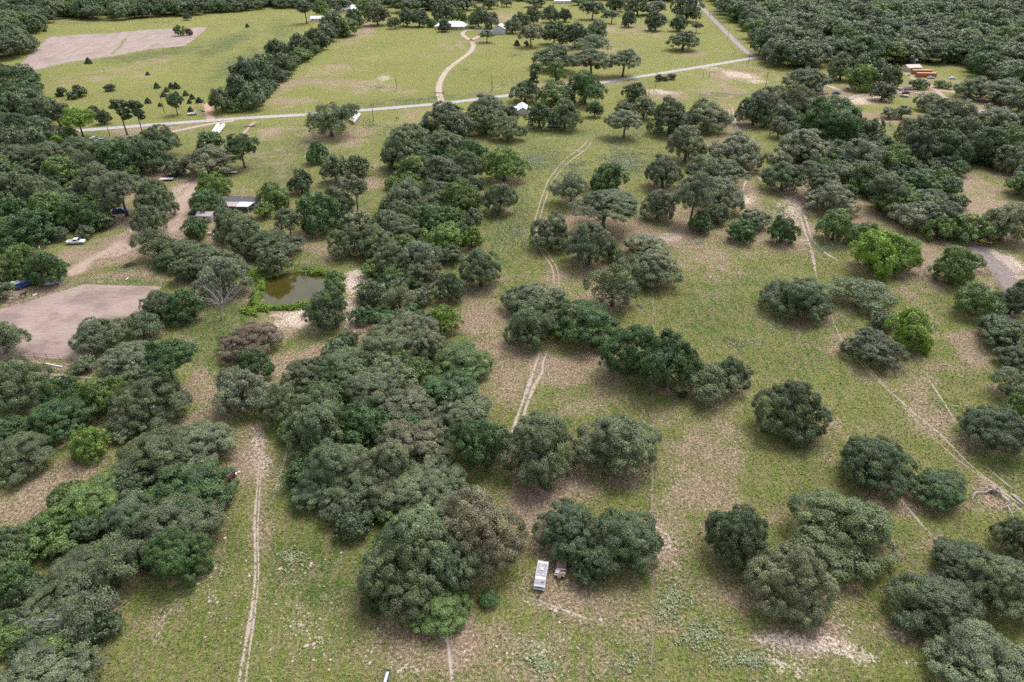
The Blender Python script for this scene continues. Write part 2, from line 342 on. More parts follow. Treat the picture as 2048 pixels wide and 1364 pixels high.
for item in CROWNS.replace('\n', '').split(';'):
    q = item.split()
    if len(q) < 5: continue
    x0, y0, x1, y1 = map(float, q[:4]); T = solve(x0, y0, x1, y1, q[4], float(q[5]) if len(q) > 5 else None)
    T['r'] *= 1.07; T['hz'] *= 0.98; T['box'] = (x0, y0, x1, y1); T['wood'] = None; trees.append(T)

# dense woods: polygons of crown centres in the photo, filled on the ground with an even but irregular spacing
def inside(poly, px, py):
    px = np.asarray(px, float); py = np.asarray(py, float); c = np.zeros(px.shape, bool); n = len(poly)
    for i in range(n):
        (xa, ya), (xb, yb) = poly[i], poly[(i + 1) % n]
        hit = ((ya > py) != (yb > py)) & (px < (xb - xa) * (py - ya) / (yb - ya + 1e-12) + xa)
        c ^= hit
    return c
WOODS = [
    ('wood behind the ploughed field', [(-60, -14), (720, -14), (640, 2), (600, 6), (512, 10), (400, 20), (290, 27), (190, 30), (120, 26), (80, 40), (58, 75), (52, 100), (0, 112), (-60, 115)], 14.5),
    ('wood along the left edge above the road', [(-60, 130), (-4, 130), (-4, 285), (-60, 285)], 9),
    ('wood beyond the gravel road', [(1424, -14), (2100, -14), (2100, 165), (2010, 170), (1960, 140), (1905, 118), (1880, 120), (1815, 112), (1790, 118), (1700, 120), (1650, 120), (1600, 130), (1565, 118), (1530, 105), (1512, 75), (1490, 48), (1452, 20)], 16.5),
    ('far wood at the top of the pastures', [(690, -14), (1400, -14), (1400, -4), (1260, -6), (1180, -8), (1000, -8), (900, 2), (860, 6), (780, 4), (720, 0)], 15),
    ('thicket left of the riding arena lane', [(-50, 290), (0, 290), (0, 480), (-50, 480)], 8),
    ('wood right of the dirt lot', [(2048, 230), (2100, 220), (2100, 400), (2048, 400)], 10),
]
rs = np.random.RandomState(11)
wood_trees = []
for wi, (wn, poly, sp) in enumerate(WOODS):
    zc0 = 5.0
    gp = [at(px, py, zc0)[:2] for px, py in poly]; gp = np.array(gp)
    lo, hi = gp.min(0), gp.max(0); pts = []
    ny = int((hi[1] - lo[1]) / (sp * 0.9)) + 1
    for iy in range(ny):
        yy = lo[1] + iy * sp * 0.9
        for ix in range(int((hi[0] - lo[0]) / sp) + 2):
            xx = lo[0] + (ix + 0.5 * (iy % 2)) * sp
            p = np.array([xx, yy]) + rs.uniform(-0.38, 0.38, 2) * sp
            px, py = to_px(p[0], p[1], zc0)
            if inside(poly, [px], [py])[0]: pts.append(p)
    for p in pts:
        if any((T['x'] - p[0]) ** 2 + (T['y'] - p[1]) ** 2 < (0.75 * (T['r'] + 3)) ** 2 for T in trees if abs(T['x'] - p[0]) < 15): continue
        r = sp * rs.uniform(0.50, 0.80); hz = r * rs.uniform(0.62, 0.9)
        tone = rs.choice(['o', 'd', 'o', 'm', 'l', 'g', 'o', 'd', 'm'])
        if rs.rand() < 0.012: tone = 'y2'
        wood_trees.append(dict(x=float(p[0]), y=float(p[1]), r=r, hz=hz, zc=0.5 * hz + rs.uniform(0.8, 3.5), tone=tone, trunk=False, wood=wn))
THICK = [('middle thicket', [(775, 270), (850, 255), (930, 275), (960, 330), (950, 420), (925, 500), (870, 545), (850, 600), (900, 690), (950, 760), (955, 850), (950, 930), (900, 1000), (900, 1100), (860, 1180), (760, 1200), (740, 1120), (650, 1010), (600, 960), (545, 860), (600, 780), (700, 660), (735, 600), (740, 520), (760, 420), (785, 360)], 6.5),
         ('lower left thicket', [(0, 1080), (60, 1050), (150, 980), (300, 905), (440, 905), (420, 1060), (340, 1130), (230, 1170), (190, 1300), (160, 1364), (0, 1380)], 6.0),
         ('left wood below the road', [(0, 150), (70, 170), (120, 230), (90, 262), (60, 290), (180, 290), (330, 270), (330, 320), (240, 370), (200, 470), (60, 470), (0, 490)], 7.5),
         ('wood between the junk yard and right pasture', [(1560, 210), (1620, 190), (1740, 260), (1800, 300), (1900, 250), (2040, 260), (2040, 330), (1930, 330), (1900, 400), (1860, 450), (1750, 410), (1640, 380), (1600, 320)], 8.0),
         ('hedgerow beside the upper field', [(440, 200), (520, 140), (600, 90), (660, 50), (700, 40), (705, 50), (640, 95), (560, 160), (520, 205), (450, 222)], 8.0)]
under = []
for wn, poly, sp in THICK:
    gp = np.array([at(px, py, 2.0)[:2] for px, py in poly]); lo, hi = gp.min(0), gp.max(0)
    for yy in np.arange(lo[1], hi[1], sp):
        for xx in np.arange(lo[0], hi[0], sp):
            p = np.array([xx, yy]) + rs.uniform(-.4, .4, 2) * sp; px, py = to_px(p[0], p[1], 2.0)
            if inside(poly, [px], [py])[0]: r = sp * rs.uniform(.42, .62); under.append(dict(x=float(p[0]), y=float(p[1]), r=r, hz=r * .8, zc=r * .5, tone=rs.choice(['m', 'd', 'o', 'g']), trunk=False, wood=wn))
wood_trees.sort(key=lambda T: T['y'])

# ------------------------------------------------------------------ ground sheet with soil maps
def axis(lim_lo, lim_hi, near, fine, coarse):
    a = list(np.arange(near[0], near[1], fine)); x = near[1]
    step = fine
    while x < lim_hi: a.append(x); step = min(step * 1.06, coarse if x < 1000 else 900); x += step
    a.append(lim_hi); x = near[0]; step = fine; b = []
    while x > lim_lo: step = min(step * 1.06, coarse if x > -700 else 900); x -= step; b.append(max(x, lim_lo))
    return np.array(b[::-1] + a)
gx = axis(-9000, 9000, (-150, 150), 1.3, 5.0); gy = axis(-1500, 12000, (30, 300), 1.3, 3.4)
X, Y = np.meshgrid(gx, gy); X = X.ravel(); Y = Y.ravel()
PX, PY = to_px(X, np.maximum(Y, 12.0)); 
def vnoise(x, y, sc, seed):
    r = np.random.RandomState(seed).rand(256, 256); x = x / sc + 500.3; y = y / sc + 500.7
    xi = np.floor(x).astype(int); yi = np.floor(y).astype(int); fx = x - xi; fy = y - yi
    fx = fx * fx * (3 - 2 * fx); fy = fy * fy * (3 - 2 * fy); g = lambda a, b: r[a % 256, b % 256]
    return (g(xi, yi) * (1 - fx) + g(xi + 1, yi) * fx) * (1 - fy) + (g(xi, yi + 1) * (1 - fx) + g(xi + 1, yi + 1) * fx) * fy
WOB = (vnoise(X, Y, 9, 1) - 0.5) * 0.7 + (vnoise(X, Y, 3.5, 2) - 0.5) * 0.5
def blob(cx, cy, rx, ry, rot=0.0):
    a = math.radians(rot); dx, dy = PX - cx, PY - cy
    u = (dx * math.cos(a) + dy * math.sin(a)) / rx; v = (-dx * math.sin(a) + dy * math.cos(a)) / ry
    return np.clip(1.35 - np.sqrt(u * u + v * v) + WOB, 0, 1)
def soil(spec):
    a = np.zeros(len(X))
    for q in spec: a = np.maximum(a, blob(*q[:4], q[4] if len(q) > 4 else 0) * (q[5] if len(q) > 5 else 1))
    return a
DRY = soil([(600, 740, 110, 60, 0), (600, 660, 100, 35, -10, .9), (720, 620, 50, 70), (570, 600, 70, 45, 0, .8), (500, 900, 55, 70, 10), (430, 800, 70, 60), (390, 850, 60, 40), (120, 950, 110, 60, -20), (60, 1020, 90, 50, -20),
    (530, 1000, 40, 150, 0, .8), (330, 1240, 60, 70, 0, .6), (800, 1300, 130, 90, 0, .9), (960, 1290, 200, 90, 0, 1), (1200, 1330, 120, 50, 0, .7), (1440, 1010, 60, 160, 0, .7), (1480, 1180, 80, 60, 0, .6), (1150, 960, 170, 80), (1060, 1040, 70, 90, 0, .9), (1130, 1180, 150, 60, 0, .9), (1250, 1220, 130, 80, 0, .8),
    (1080, 740, 190, 70, 0, .9), (980, 660, 60, 120, 0, .9), (960, 640, 40, 50), (1200, 800, 120, 60, 0, .9), (1400, 850, 120, 90, 0, .75), (1370, 960, 70, 110, 0, .85), (1330, 1080, 60, 120, 0, .9), (1430, 900, 70, 40, 20, .9),
    (1330, 470, 150, 60), (1200, 450, 130, 50, 0, .9), (1420, 520, 60, 30, 30, .9), (1500, 470, 110, 45, 0, .9), (1180, 590, 90, 50, 0, .9), (1140, 560, 60, 50, 0, .8), (1590, 430, 45, 90, -15), (1720, 430, 60, 90, 0, .95), (1850, 520, 60, 70, 0, 1),
    (1650, 400, 60, 70), (1480, 390, 50, 60), (1960, 400, 100, 80), (2010, 560, 60, 60), (1460, 250, 50, 60, 0, .9), (1440, 180, 60, 22, 0, .7), (1330, 190, 70, 12, 0, .8), (1470, 150, 90, 20, 0, .9),
    (1880, 850, 140, 40, 45, .8), (1750, 720, 90, 50, 35, .7), (1780, 640, 80, 40, 30, .6), (1840, 660, 60, 30, 50, .8), (1620, 880, 70, 60, 0, .7), (1880, 1090, 70, 30, 30, .9), (1790, 1000, 60, 60, 0, .8), (1650, 1160, 110, 50, 0, .9), (1560, 1280, 150, 40, 0, .9),
    (1840, 760, 50, 70, 30, .8), (1940, 700, 50, 45, 40, .8), (1980, 980, 60, 30, 40, .9),
    (340, 450, 120, 60, -30), (220, 510, 130, 40, -15), (380, 380, 40, 70, 20), (300, 400, 50, 50), (270, 540, 100, 30, 0, .6), (450, 470, 60, 60), (500, 420, 80, 30, 0, .7), (330, 345, 60, 25), (230, 415, 50, 40),
    (300, 640, 60, 40, 0, .6), (100, 730, 140, 18, 0, .9), (60, 590, 90, 30, -15, 1), (620, 480, 90, 35, 0, .9), (560, 505, 60, 30, 0, .7), (640, 515, 50, 16, 0, .9),
    (540, 270, 70, 16, -10, .6), (700, 280, 60, 22, -15, .8), (820, 235, 70, 16, -10, .7), (640, 280, 60, 20, 0, .8), (600, 370, 70, 25, 0, .5), (460, 385, 50, 16, 0, .7), (740, 355, 30, 50, 20, .6), (560, 310, 90, 30, 0, .45),
    (600, 160, 150, 18, -15, .75), (700, 170, 140, 14, 5, .75), (560, 205, 70, 12, 0, .8), (730, 60, 60, 14, -35, .8), (1130, 170, 140, 14, -5, .8), (920, 90, 60, 20, 0, .5), (1180, 95, 80, 25, 0, .6), (1260, 60, 90, 14, 0, .7), (1040, 35, 80, 12, 0, .8), (1380, 110, 60, 12, 0, .5),
    (200, 155, 130, 10, -8, .6), (280, 130, 130, 10, -12, .6), (160, 40, 120, 5, 0, .6), (290, 262, 90, 14, -5, .9), (420, 245, 60, 10, -5, .4), (1700, 195, 130, 30, 0, .8), (1830, 180, 100, 30, 0, .7), (1760, 240, 80, 20, 0, .9), (1950, 215, 90, 25, 0, .9), (1900, 170, 70, 20, 0, .7)])
BARE = soil([(705, 580, 26, 55, 8, 1), (600, 635, 35, 26, -20, 1), (575, 640, 45, 20, -15, .8), (640, 660, 50, 14, -15, .6), (700, 640, 18, 60, 20, .7), (515, 885, 24, 45, 0, .85), (525, 930, 24, 40, 0, .7), (1590, 1285, 120, 18, 8, 1), (1700, 1300, 60, 20, 30, .8), (1560, 1330, 90, 22, 15, .8), (1640, 1235, 90, 12, 15, .45), (1820, 1330, 40, 16, 0, .9), (1790, 1265, 40, 12, 40, .7), (1310, 1060, 10, 60, 0, .8), (1325, 1080, 20, 50, 0, .6), (1330, 1110, 40, 60, 10, .5),
    (1860, 530, 20, 40, 0, .4), (1490, 400, 30, 14, 0, .9), (1590, 420, 22, 60, -18, .8), (1575, 415, 60, 35, 0, .6), (1345, 470, 40, 12, 0, .8), (1450, 440, 60, 10, 0, .5), (1330, 185, 45, 7, 5, .9), (1470, 148, 60, 10, 10, .9), (1510, 163, 30, 6, 0, .8), (770, 155, 20, 9, 0, .75), (1990, 520, 70, 35, 20, 1),
    (120, 560, 50, 16, -30, .7), (150, 540, 70, 14, -20, .6), (230, 490, 90, 10, -25, .6), (350, 400, 24, 40, 15, .7), (385, 370, 14, 45, 20, .9), (270, 455, 70, 10, -35, .6), (200, 415, 30, 16, 0, .6), (820, 1340, 60, 30, 0, .6), (760, 1300, 30, 40, 0, .5), (930, 1310, 30, 70, 5, .5), (240, 275, 70, 7, -4, 1), (1860, 515, 20, 30, 0, .3), (1735, 198, 80, 7, -8, .9), (1720, 205, 30, 8, 0, .9), (1520, 215, 10, 14, 0, .5), (1340, 1000, 30, 40, 0, .4), (1140, 980, 60, 30, 0, .35), (440, 1005, 30, 12, -15, .8), (1000, 1195, 40, 12, 0, .5), (1410, 745, 30, 12, 0, .2), (1150, 770, 70, 16, 0, .35),
    (640, 1070, 45, 18, 10, .5), (620, 1280, 90, 50, 0, .4), (1060, 1330, 90, 40, 0, .35), (330, 1250, 25, 90, 15, .45), (300, 1180, 20, 50, 0, .5), (1700, 940, 40, 14, 0, .4), (95, 735, 100, 5, 4, .6), (110, 752, 60, 4, 4, .6), (90, 785, 20, 10, 0, .7)])
LUSH = soil([(640, 1130, 110, 110, 0, 1), (440, 1100, 60, 90, 0, .5), (600, 1010, 60, 40, 30, .8), (1470, 620, 150, 90, 0, .6), (1300, 940, 20, 160, 0, .8), (1120, 840, 70, 30, 0, .7), (1580, 720, 100, 60, 0, .5), (1000, 470, 45, 70, 0, .7), (1040, 420, 25, 100, 0, .7), (930, 470, 40, 40, 0, .6), (700, 430, 40, 90, 10, .8), (560, 350, 90, 30, 0, .7), (620, 300, 90, 40, 0, .5), (860, 200, 200, 12, -5, .6), (1120, 265, 60, 12, 0, 1), (1240, 275, 50, 12, 0, .8),
    (300, 545, 120, 22, 0, .8), (420, 680, 70, 60, 0, .9), (470, 620, 40, 60, 0, 1), (250, 430, 30, 20, 0, .9), (130, 745, 120, 14, 0, .6), (110, 965, 50, 10, -25, 1), (560, 550, 120, 60, 0, .9), (480, 130, 100, 30, -25, .7), (300, 110, 160, 12, -8, .7), (200, 40, 160, 10, -5, .4), (450, 90, 80, 16, -25, .9), (560, 60, 40, 30, -20, .6), (1440, 20, 20, 40, 20, .7), (1440, 190, 70, 10, 0, .8), (2020, 950, 60, 40, 45, .8), (1690, 640, 60, 25, 10, .7), (1130, 1180, 20, 30, 0, .7), (500, 300, 40, 30, 0, .6), (430, 240, 60, 6, -5, .5), (1980, 390, 60, 20, 0, .5), (800, 770, 40, 16, 0, .8)])
# leaf litter on the ground round the oaks
LIT = np.zeros(len(X))
for T in trees + wood_trees:
    d = np.hypot(X - T['x'], Y - T['y']) if False else None
near = Y < 320
Xn, Yn, Wn = X[near], Y[near], WOB[near]; Ln = np.zeros(len(Xn))
for T in trees:
    if T['y'] > 330 or T['tone'] in 'csr': continue
    sel = (np.abs(Xn - T['x']) < 2.2 * T['r']) & (np.abs(Yn - T['y']) < 2.2 * T['r'])
    d = np.hypot(Xn[sel] - T['x'], Yn[sel] - T['y']) / T['r']
    Ln[sel] = np.maximum(Ln[sel], np.clip(1.45 - d + 0.8 * Wn[sel], 0, 1))
LIT[near] = Ln
for wi, (wn, poly, sp) in enumerate(WOODS): LIT = np.maximum(LIT, inside(poly, PX, PY) * 0.9)
# pond basin
POND = [(520, 562), (545, 550), (575, 546), (605, 541), (625, 545), (650, 551), (655, 562), (645, 575), (652, 590), (640, 602), (610, 608), (575, 612), (548, 613), (528, 606), (524, 590), (514, 580)]
PUDDLE = [(498, 592), (506, 596), (510, 628), (494, 627)]
def poly_ground(p): return [at(*q)[:2] for q in p]
inp = inside(POND, PX, PY) | inside(PUDDLE, PX, PY)
Z = np.where(inp, -0.9, 0.0)
nX, nY = len(gx), len(gy); ii = np.arange(nX * nY).reshape(nY, nX)
F = np.stack([ii[:-1, :-1].ravel(), ii[:-1, 1:].ravel(), ii[1:, 1:].ravel(), ii[1:, :-1].ravel()], 1)
far_field = ((PY < 250) & (PY > -50)).astype(float)

m, n, b, out = new_mat('pasture'); k = NB(n); v = k.pos()
a_dry, a_bare, a_lush, a_lit, a_far = (k.attr(q).outputs['Fac'] for q in ('dry', 'bare', 'lush', 'litter', 'upper'))
n50 = k.noise(v, 0.018, 3); n8 = k.noise(v, 0.11, 4, 0.6); n2 = k.noise(v, 0.45, 4, 0.65); n05 = k.noise(v, 1.9, 4, 0.7); nf = k.noise(v, 7.0, 3, 0.7)
mp = k.n('ShaderNodeMapping'); k.put(mp.inputs['Vector'], v); mp.inputs['Rotation'].default_value = (0, 0, 0.5); mp.inputs['Scale'].default_value = (1.0, 0.22, 1.0)
streak = k.noise(mp.outputs[0], 0.9, 3, 0.6)
frac = k.noise(v, 0.085, 9, 0.72, 0.6)
mix8 = k.math('ADD', k.math('MULTIPLY', n8, 0.5), k.math('ADD', k.math('MULTIPLY', n2, 0.3), k.math('MULTIPLY', n05, 0.2)))
grass = k.mix(k.rng(n8, 0.35, 0.65), (0.126, 0.158, 0.034), (0.184, 0.200, 0.055))
grass = k.mix(k.rng(n2, 0.38, 0.66), grass, (0.100, 0.143, 0.030))
grass = k.mix(k.math('MULTIPLY', a_far, 0.75), grass, (0.184, 0.208, 0.044))
grass = k.mix(k.rng(k.math('ADD', k.math('MULTIPLY', a_lush, 0.7), k.math('MULTIPLY', mix8, 0.8)), 0.50, 0.95), grass, (0.078, 0.122, 0.028))
thatch = k.mix(n05, (0.27, 0.205, 0.13), (0.19, 0.155, 0.085))
grass = k.mix(k.math('MULTIPLY', k.rng(k.math('ADD', streak, k.math('MULTIPLY', n05, 0.5)), 0.62, 0.92), 0.65), grass, thatch)
drycol = k.mix(k.rng(n2, 0.3, 0.7), (0.300, 0.212, 0.155), (0.225, 0.162, 0.108))
drycol = k.mix(k.rng(n05, 0.45, 0.75), drycol, (0.40, 0.31, 0.25))
fdry = k.rng(k.math('ADD', k.math('ADD', k.math('MULTIPLY', a_dry, 0.54), 0.06), k.math('MULTIPLY', k.math('SUBTRACT', k.math('ADD', k.math('MULTIPLY', frac, 0.7), k.math('MULTIPLY', n05, 0.3)), 0.5), 2.9)), 0.16, 0.66)
c = k.mix(k.math('MULTIPLY', fdry, 0.9), grass, drycol)
litcol = k.mix(k.rng(n05, 0.35, 0.7), (0.215, 0.148, 0.112), (0.31, 0.23, 0.185))
flit = k.rng(k.math('ADD', k.math('MULTIPLY', a_lit, 0.7), k.math('MULTIPLY', k.math('SUBTRACT', frac, 0.5), 2.6)), 0.30, 0.80)
c = k.mix(k.math('MULTIPLY', flit, 0.55), c, litcol)
barecol = k.mix(k.rng(nf, 0.3, 0.7), (0.46, 0.36, 0.29), (0.60, 0.50, 0.43))
fb = k.rng(k.math('ADD', k.math('MULTIPLY', a_bare, 0.72), k.math('MULTIPLY', k.math('SUBTRACT', k.math('ADD', k.math('MULTIPLY', n05, 0.6), k.math('MULTIPLY', n2, 0.4)), 0.5), 2.6)), 0.34, 0.80)
c = k.mix(k.math('MULTIPLY', fb, k.rng(a_bare, 0.0, 0.2)), c, barecol)
spec_ = k.rng(nf, 0.28, 0.72, 0.55, 1.5, False); med = k.rng(n05, 0.32, 0.68, 0.58, 1.42, False); big = k.rng(n50, 0.3, 0.7, 0.92, 1.08, False)
sc = k.math('MULTIPLY', k.math('MULTIPLY', spec_, med), big); cc = k.n('ShaderNodeCombineColor'); [k.put(cc.inputs[i], sc) for i in range(3)]
c = k.mix(1.0, c, cc.outputs[0], 'MULTIPLY')
k.put(b.inputs['Base Color'], c); b.inputs['Roughness'].default_value = 0.95; b.inputs['Specular IOR Level'].default_value = 0.1
k.put(b.inputs['Normal'], k.bump(k.math('ADD', nf, k.math('MULTIPLY', n05, 1.5)), 0.9, 0.25))
go = link('ground', np_mesh('ground', np.stack([X, Y, Z], 1), F, 'pasture', dict(dry=DRY, bare=BARE, lush=LUSH, litter=LIT, upper=far_field)))
tag(go, kind='structure')
soil_at = dict(X=X, Y=Y, DRY=DRY, BARE=BARE, LUSH=LUSH, LIT=LIT)

# ------------------------------------------------------------------ roads, drives, tracks
def ribbon_mat(name, c0, c1, edge_soft=1.0, fine=5.0, tracks=False, cover=1.0):
    m, n, b, out = new_mat(name); k = NB(n); v = k.pos()
    e = k.attr('edge').outputs['Fac']
    f = k.noise(v, fine, 4, 0.65); f2 = k.noise(v, 0.8, 4, 0.65); f3 = k.noise(v, 0.12, 3)
    c = k.mix(k.rng(f, 0.3, 0.7), c0, c1)
    c = k.mix(k.rng(f2, 0.35, 0.75), c, tuple(x * 0.8 for x in c0))
    if tracks:                                   # paler wheel paths worn along the surface
        wp = k.rng(k.math('ABSOLUTE', k.math('SUBTRACT', e, 0.55)), 0.0, 0.22, 0.35, 0.0); c = k.mix(wp, c, c1)
    k.put(b.inputs['Base Color'], c); b.inputs['Roughness'].default_value = 0.92
    k.put(b.inputs['Normal'], k.bump(f, 0.4, 0.05))
    if edge_soft > 0:
        a = k.math('ADD', e, k.math('MULTIPLY', k.math('SUBTRACT', k.math('ADD', k.math('MULTIPLY', f2, 0.6), k.math('ADD', k.math('MULTIPLY', f, 0.4), k.math('MULTIPLY', f3, 0.5))), 0.75), 2.2 * edge_soft))
        al = k.math('MULTIPLY', k.rng(a, 0.12, 0.12 + 0.38 + 0.3 * min(1.0, edge_soft)), cover)
        tr = k.n('ShaderNodeBsdfTransparent'); mx = k.n('ShaderNodeMixShader')
        k.put(mx.inputs[0], al); k.L.new(tr.outputs[0], mx.inputs[1]); k.L.new(b.outputs[0], mx.inputs[2]); k.L.new(mx.outputs[0], out.inputs['Surface'])
ribbon_mat('road_surface', (0.33, 0.305, 0.305), (0.42, 0.39, 0.385), 0.15, 6, True)
ribbon_mat('gravel_mauve', (0.243, 0.189, 0.180), (0.342, 0.279, 0.270), 0.35, 6, True)
ribbon_mat('drive_gravel', (0.360, 0.279, 0.221), (0.459, 0.369, 0.302), 0.25, 6, True)
ribbon_mat('red_gravel', (0.40, 0.235, 0.16), (0.50, 0.33, 0.24), 0.45, 5)
ribbon_mat('orange_dirt', (0.38, 0.27, 0.195), (0.48, 0.36, 0.27), 0.7, 5, False, .9)
ribbon_mat('rut_dirt', (0.360, 0.288, 0.230), (0.495, 0.414, 0.351), 0.8, 6, False, .92)
ribbon_mat('rut_faint', (0.33, 0.255, 0.175), (0.45, 0.36, 0.27), 0.9, 6, False, .92)
ribbon_mat('rut_trace', (0.28, 0.22, 0.16), (0.38, 0.30, 0.235), 1.3, 5, False, .6)
ribbon_mat('lot_dirt', (0.315, 0.225, 0.172), (0.42, 0.315, 0.25), 0.9, 4)
ribbon_mat('lane_grey', (0.16, 0.128, 0.122), (0.27, 0.222, 0.208), 0.7, 3, True)
ribbon_mat('shoulder_grass', (0.17, 0.19, 0.055), (0.22, 0.23, 0.075), 1.2, 4)
def smooth_line(P, step):
    P = [np.array(p, float) for p in P]; P = [2 * P[0] - P[1]] + P + [2 * P[-1] - P[-2]]; o = []
    for i in range(1, len(P) - 2):
        p0, p1, p2, p3 = P[i - 1:i + 3]; n = max(2, int(np.linalg.norm(p2 - p1) / step))
        for j in range(n):
            t = j / n; o.append(0.5 * ((2 * p1) + (p2 - p0) * t + (2 * p0 - 5 * p1 + 4 * p2 - p3) * t * t + (3 * p1 - p0 - 3 * p2 + p3) * t ** 3))
    o.append(P[-2]); return np.array(o)
def ribbon(name, lines, width, mat, z, step=1.5, wob=0.0, kind='structure', crown=0.0):
    Vs, Fs, Es = [], [], []; off = 0
    for px in lines:
        L = smooth_line([at(*q)[:2] for q in px], step); T = np.gradient(L, axis=0); T /= np.linalg.norm(T, axis=1)[:, None] + 1e-9
        N_ = np.stack([-T[:, 1], T[:, 0]], 1); wd = width * (1 + wob * (vnoise(L[:, 0], L[:, 1], 6, 5) - 0.5) * 2)
        if wob: L = L + N_ * ((vnoise(L[:, 0], L[:, 1], 11, 6) - 0.5) * wob * width)[:, None]
        us = [-1, -0.5, 0, 0.5, 1]; sg = np.r_[0, np.cumsum(np.linalg.norm(np.diff(L, axis=0), axis=1))]; fade = np.clip(np.minimum(sg, sg[-1] - sg) / min(14.0, sg[-1] / 2.5), 0, 1) if wob >= .25 else 1.0
        for u in us:
            p = L + N_ * (u * wd / 2)[:, None]; Vs.append(np.column_stack([p, np.full(len(p), z + crown * (1 - abs(u)))])); Es.append(np.full(len(p), 1 - abs(u)) * fade)
        q = len(L)
        for j in range(4):
            a = off + j * q + np.arange(q - 1); Fs.append(np.stack([a, a + 1, a + q + 1, a + q], 1)[:, ::-1])
        off += 5 * q
    me = np_mesh(name, np.concatenate(Vs), np.concatenate(Fs), mat, dict(edge=np.concatenate(Es)))
    return tag(link(name, me), kind=kind)
def patch(name, poly, mat, z, soft=3.0, step=2.0):
    """irregular sheet of soil with an edge attribute that falls to 0 at its outline"""
    g = np.array(poly_ground(poly)); lo, hi = g.min(0), g.max(0)
    nx, ny = int((hi[0] - lo[0]) / step) + 2, int((hi[1] - lo[1]) / step) + 2
    xs, ys = np.meshgrid(lo[0] + np.arange(nx) * step, lo[1] + np.arange(ny) * step); xs, ys = xs.ravel(), ys.ravel()
    d = np.full(len(xs), 1e9)
    for i in range(len(g)):
        a, b_ = g[i], g[(i + 1) % len(g)]; ab = b_ - a; t = np.clip(((xs - a[0]) * ab[0] + (ys - a[1]) * ab[1]) / (ab @ ab), 0, 1)
        d = np.minimum(d, np.hypot(xs - a[0] - t * ab[0], ys - a[1] - t * ab[1]))
    ins = inside([tuple(q) for q in g], xs, ys); e = np.where(ins, d, -d) / soft; keep = e > -1.0
    e = np.clip(e * 0.5 + 0.3, 0, 1)
    ii = np.arange(nx * ny).reshape(ny, nx); Fq = np.stack([ii[:-1, :-1].ravel(), ii[:-1, 1:].ravel(), ii[1:, 1:].ravel(), ii[1:, :-1].ravel()], 1)
    Fq = Fq[keep[Fq].all(1)]; used = np.unique(Fq); mp_ = np.zeros(nx * ny, int); mp_[used] = np.arange(len(used))
    return tag(link(name, np_mesh(name, np.column_stack([xs, ys, np.full(len(xs), z)])[used], mp_[Fq], mat, dict(edge=e[used]))), kind='structure')

ROAD = [(-260, 292), (-100, 282), (0, 274), (110, 265), (300, 250), (420, 241), (500, 235.5), (620, 228.5), (780, 216), (880, 207), (950, 199), (1100, 180), (1205, 165), (1300, 150), (1400, 134), (1480, 120.5), (1530, 112)]
ribbon('road', [ROAD], 8.2, 'road_surface', 0.030, 3, crown=0.05)
ribbon('gravel_road', [[(1512, 114), (1496, 106), (1478, 90), (1450, 62), (1420, 32), (1400, 10), (1390, -4), (1378, -22)]], 8.0, 'gravel_mauve', 0.022, 3, crown=0.05)
ribbon('gravel_driveway', [[(884, 208), (878, 185), (880, 165), (893, 142), (915, 123), (938, 106), (947, 92), (944, 84), (941, 80), (930, 73.5), (925, 67), (933, 61.5), (958, 60), (985, 63)], [(942, 81), (953, 75), (964, 69), (985, 63)]], 5.8, 'drive_gravel', 0.024, 2)
ribbon('red_gravel_drive', [[(424, 244), (419, 228), (416, 214), (412, 207)]], 7.0, 'red_gravel', 0.018, 1.5)
ribbon('gravel_turnout', [[(470, 241), (420, 248), (370, 258), (330, 267), (300, 275), (240, 278)]], 5.0, 'drive_gravel', 0.020, 2)
ribbon('ranch_lane', [[(512, 243), (505, 247), (493, 260), (478, 276), (462, 292), (448, 306)]], 3.2, 'orange_dirt', 0.016, 1.5, 0.1)
patch('dirt_lane', [(396, 345), (412, 352), (400, 375), (388, 410), (380, 440), (365, 470), (330, 470), (290, 492), (240, 516), (200, 520), (170, 548), (135, 556), (122, 545), (150, 525), (200, 500), (250, 470), (290, 450), (345, 400), (372, 375)], 'lot_dirt', 0.012, 2.5, 1.0)
ribbon('dirt_track', [[(528, 868), (519, 920), (514, 985), (510, 1050), (512, 1120), (508, 1180), (500, 1240), (488, 1310), (476, 1380), (462, 1450), (450, 1520)]], 0.85, 'rut_dirt', 0.016, 1, 0.3)
ribbon('dirt_track', [[(530, 880), (522, 940), (519, 1000), (516, 1060), (518, 1130), (515, 1180), (508, 1240), (500, 1300), (489, 1380), (477, 1450), (466, 1520)]], 0.5, 'rut_dirt', 0.020, 1, 0.3)
ribbon('dirt_track', [[(578, 885), (566, 930), (552, 975), (543, 1010)]], 1.01, 'rut_faint', 0.014, 1, 0.3)
ribbon('dirt_track', [[(1092, 670), (1086, 690), (1073, 725), (1057, 775), (1044, 810), (1032, 842), (1012, 900), (995, 965)], [(1106, 668), (1102, 684), (1088, 722), (1085, 745), (1070, 772), (1055, 810), (1043, 845), (1022, 905), (1008, 970)]], 1.23, 'rut_dirt', 0.016, 1, 0.25)
ribbon('dirt_track', [[(1180, 270), (1168, 290), (1130, 320), (1100, 355), (1084, 395), (1070, 440), (1066, 475), (1085, 505), (1104, 535), (1108, 565), (1108, 600)], [(1188, 272), (1174, 296), (1136, 326), (1107, 360), (1092, 398), (1078, 440), (1074, 472), (1096, 507), (1114, 537), (1118, 568), (1117, 602)]], 1.0, 'rut_faint', 0.016, 1.2, 0.25)
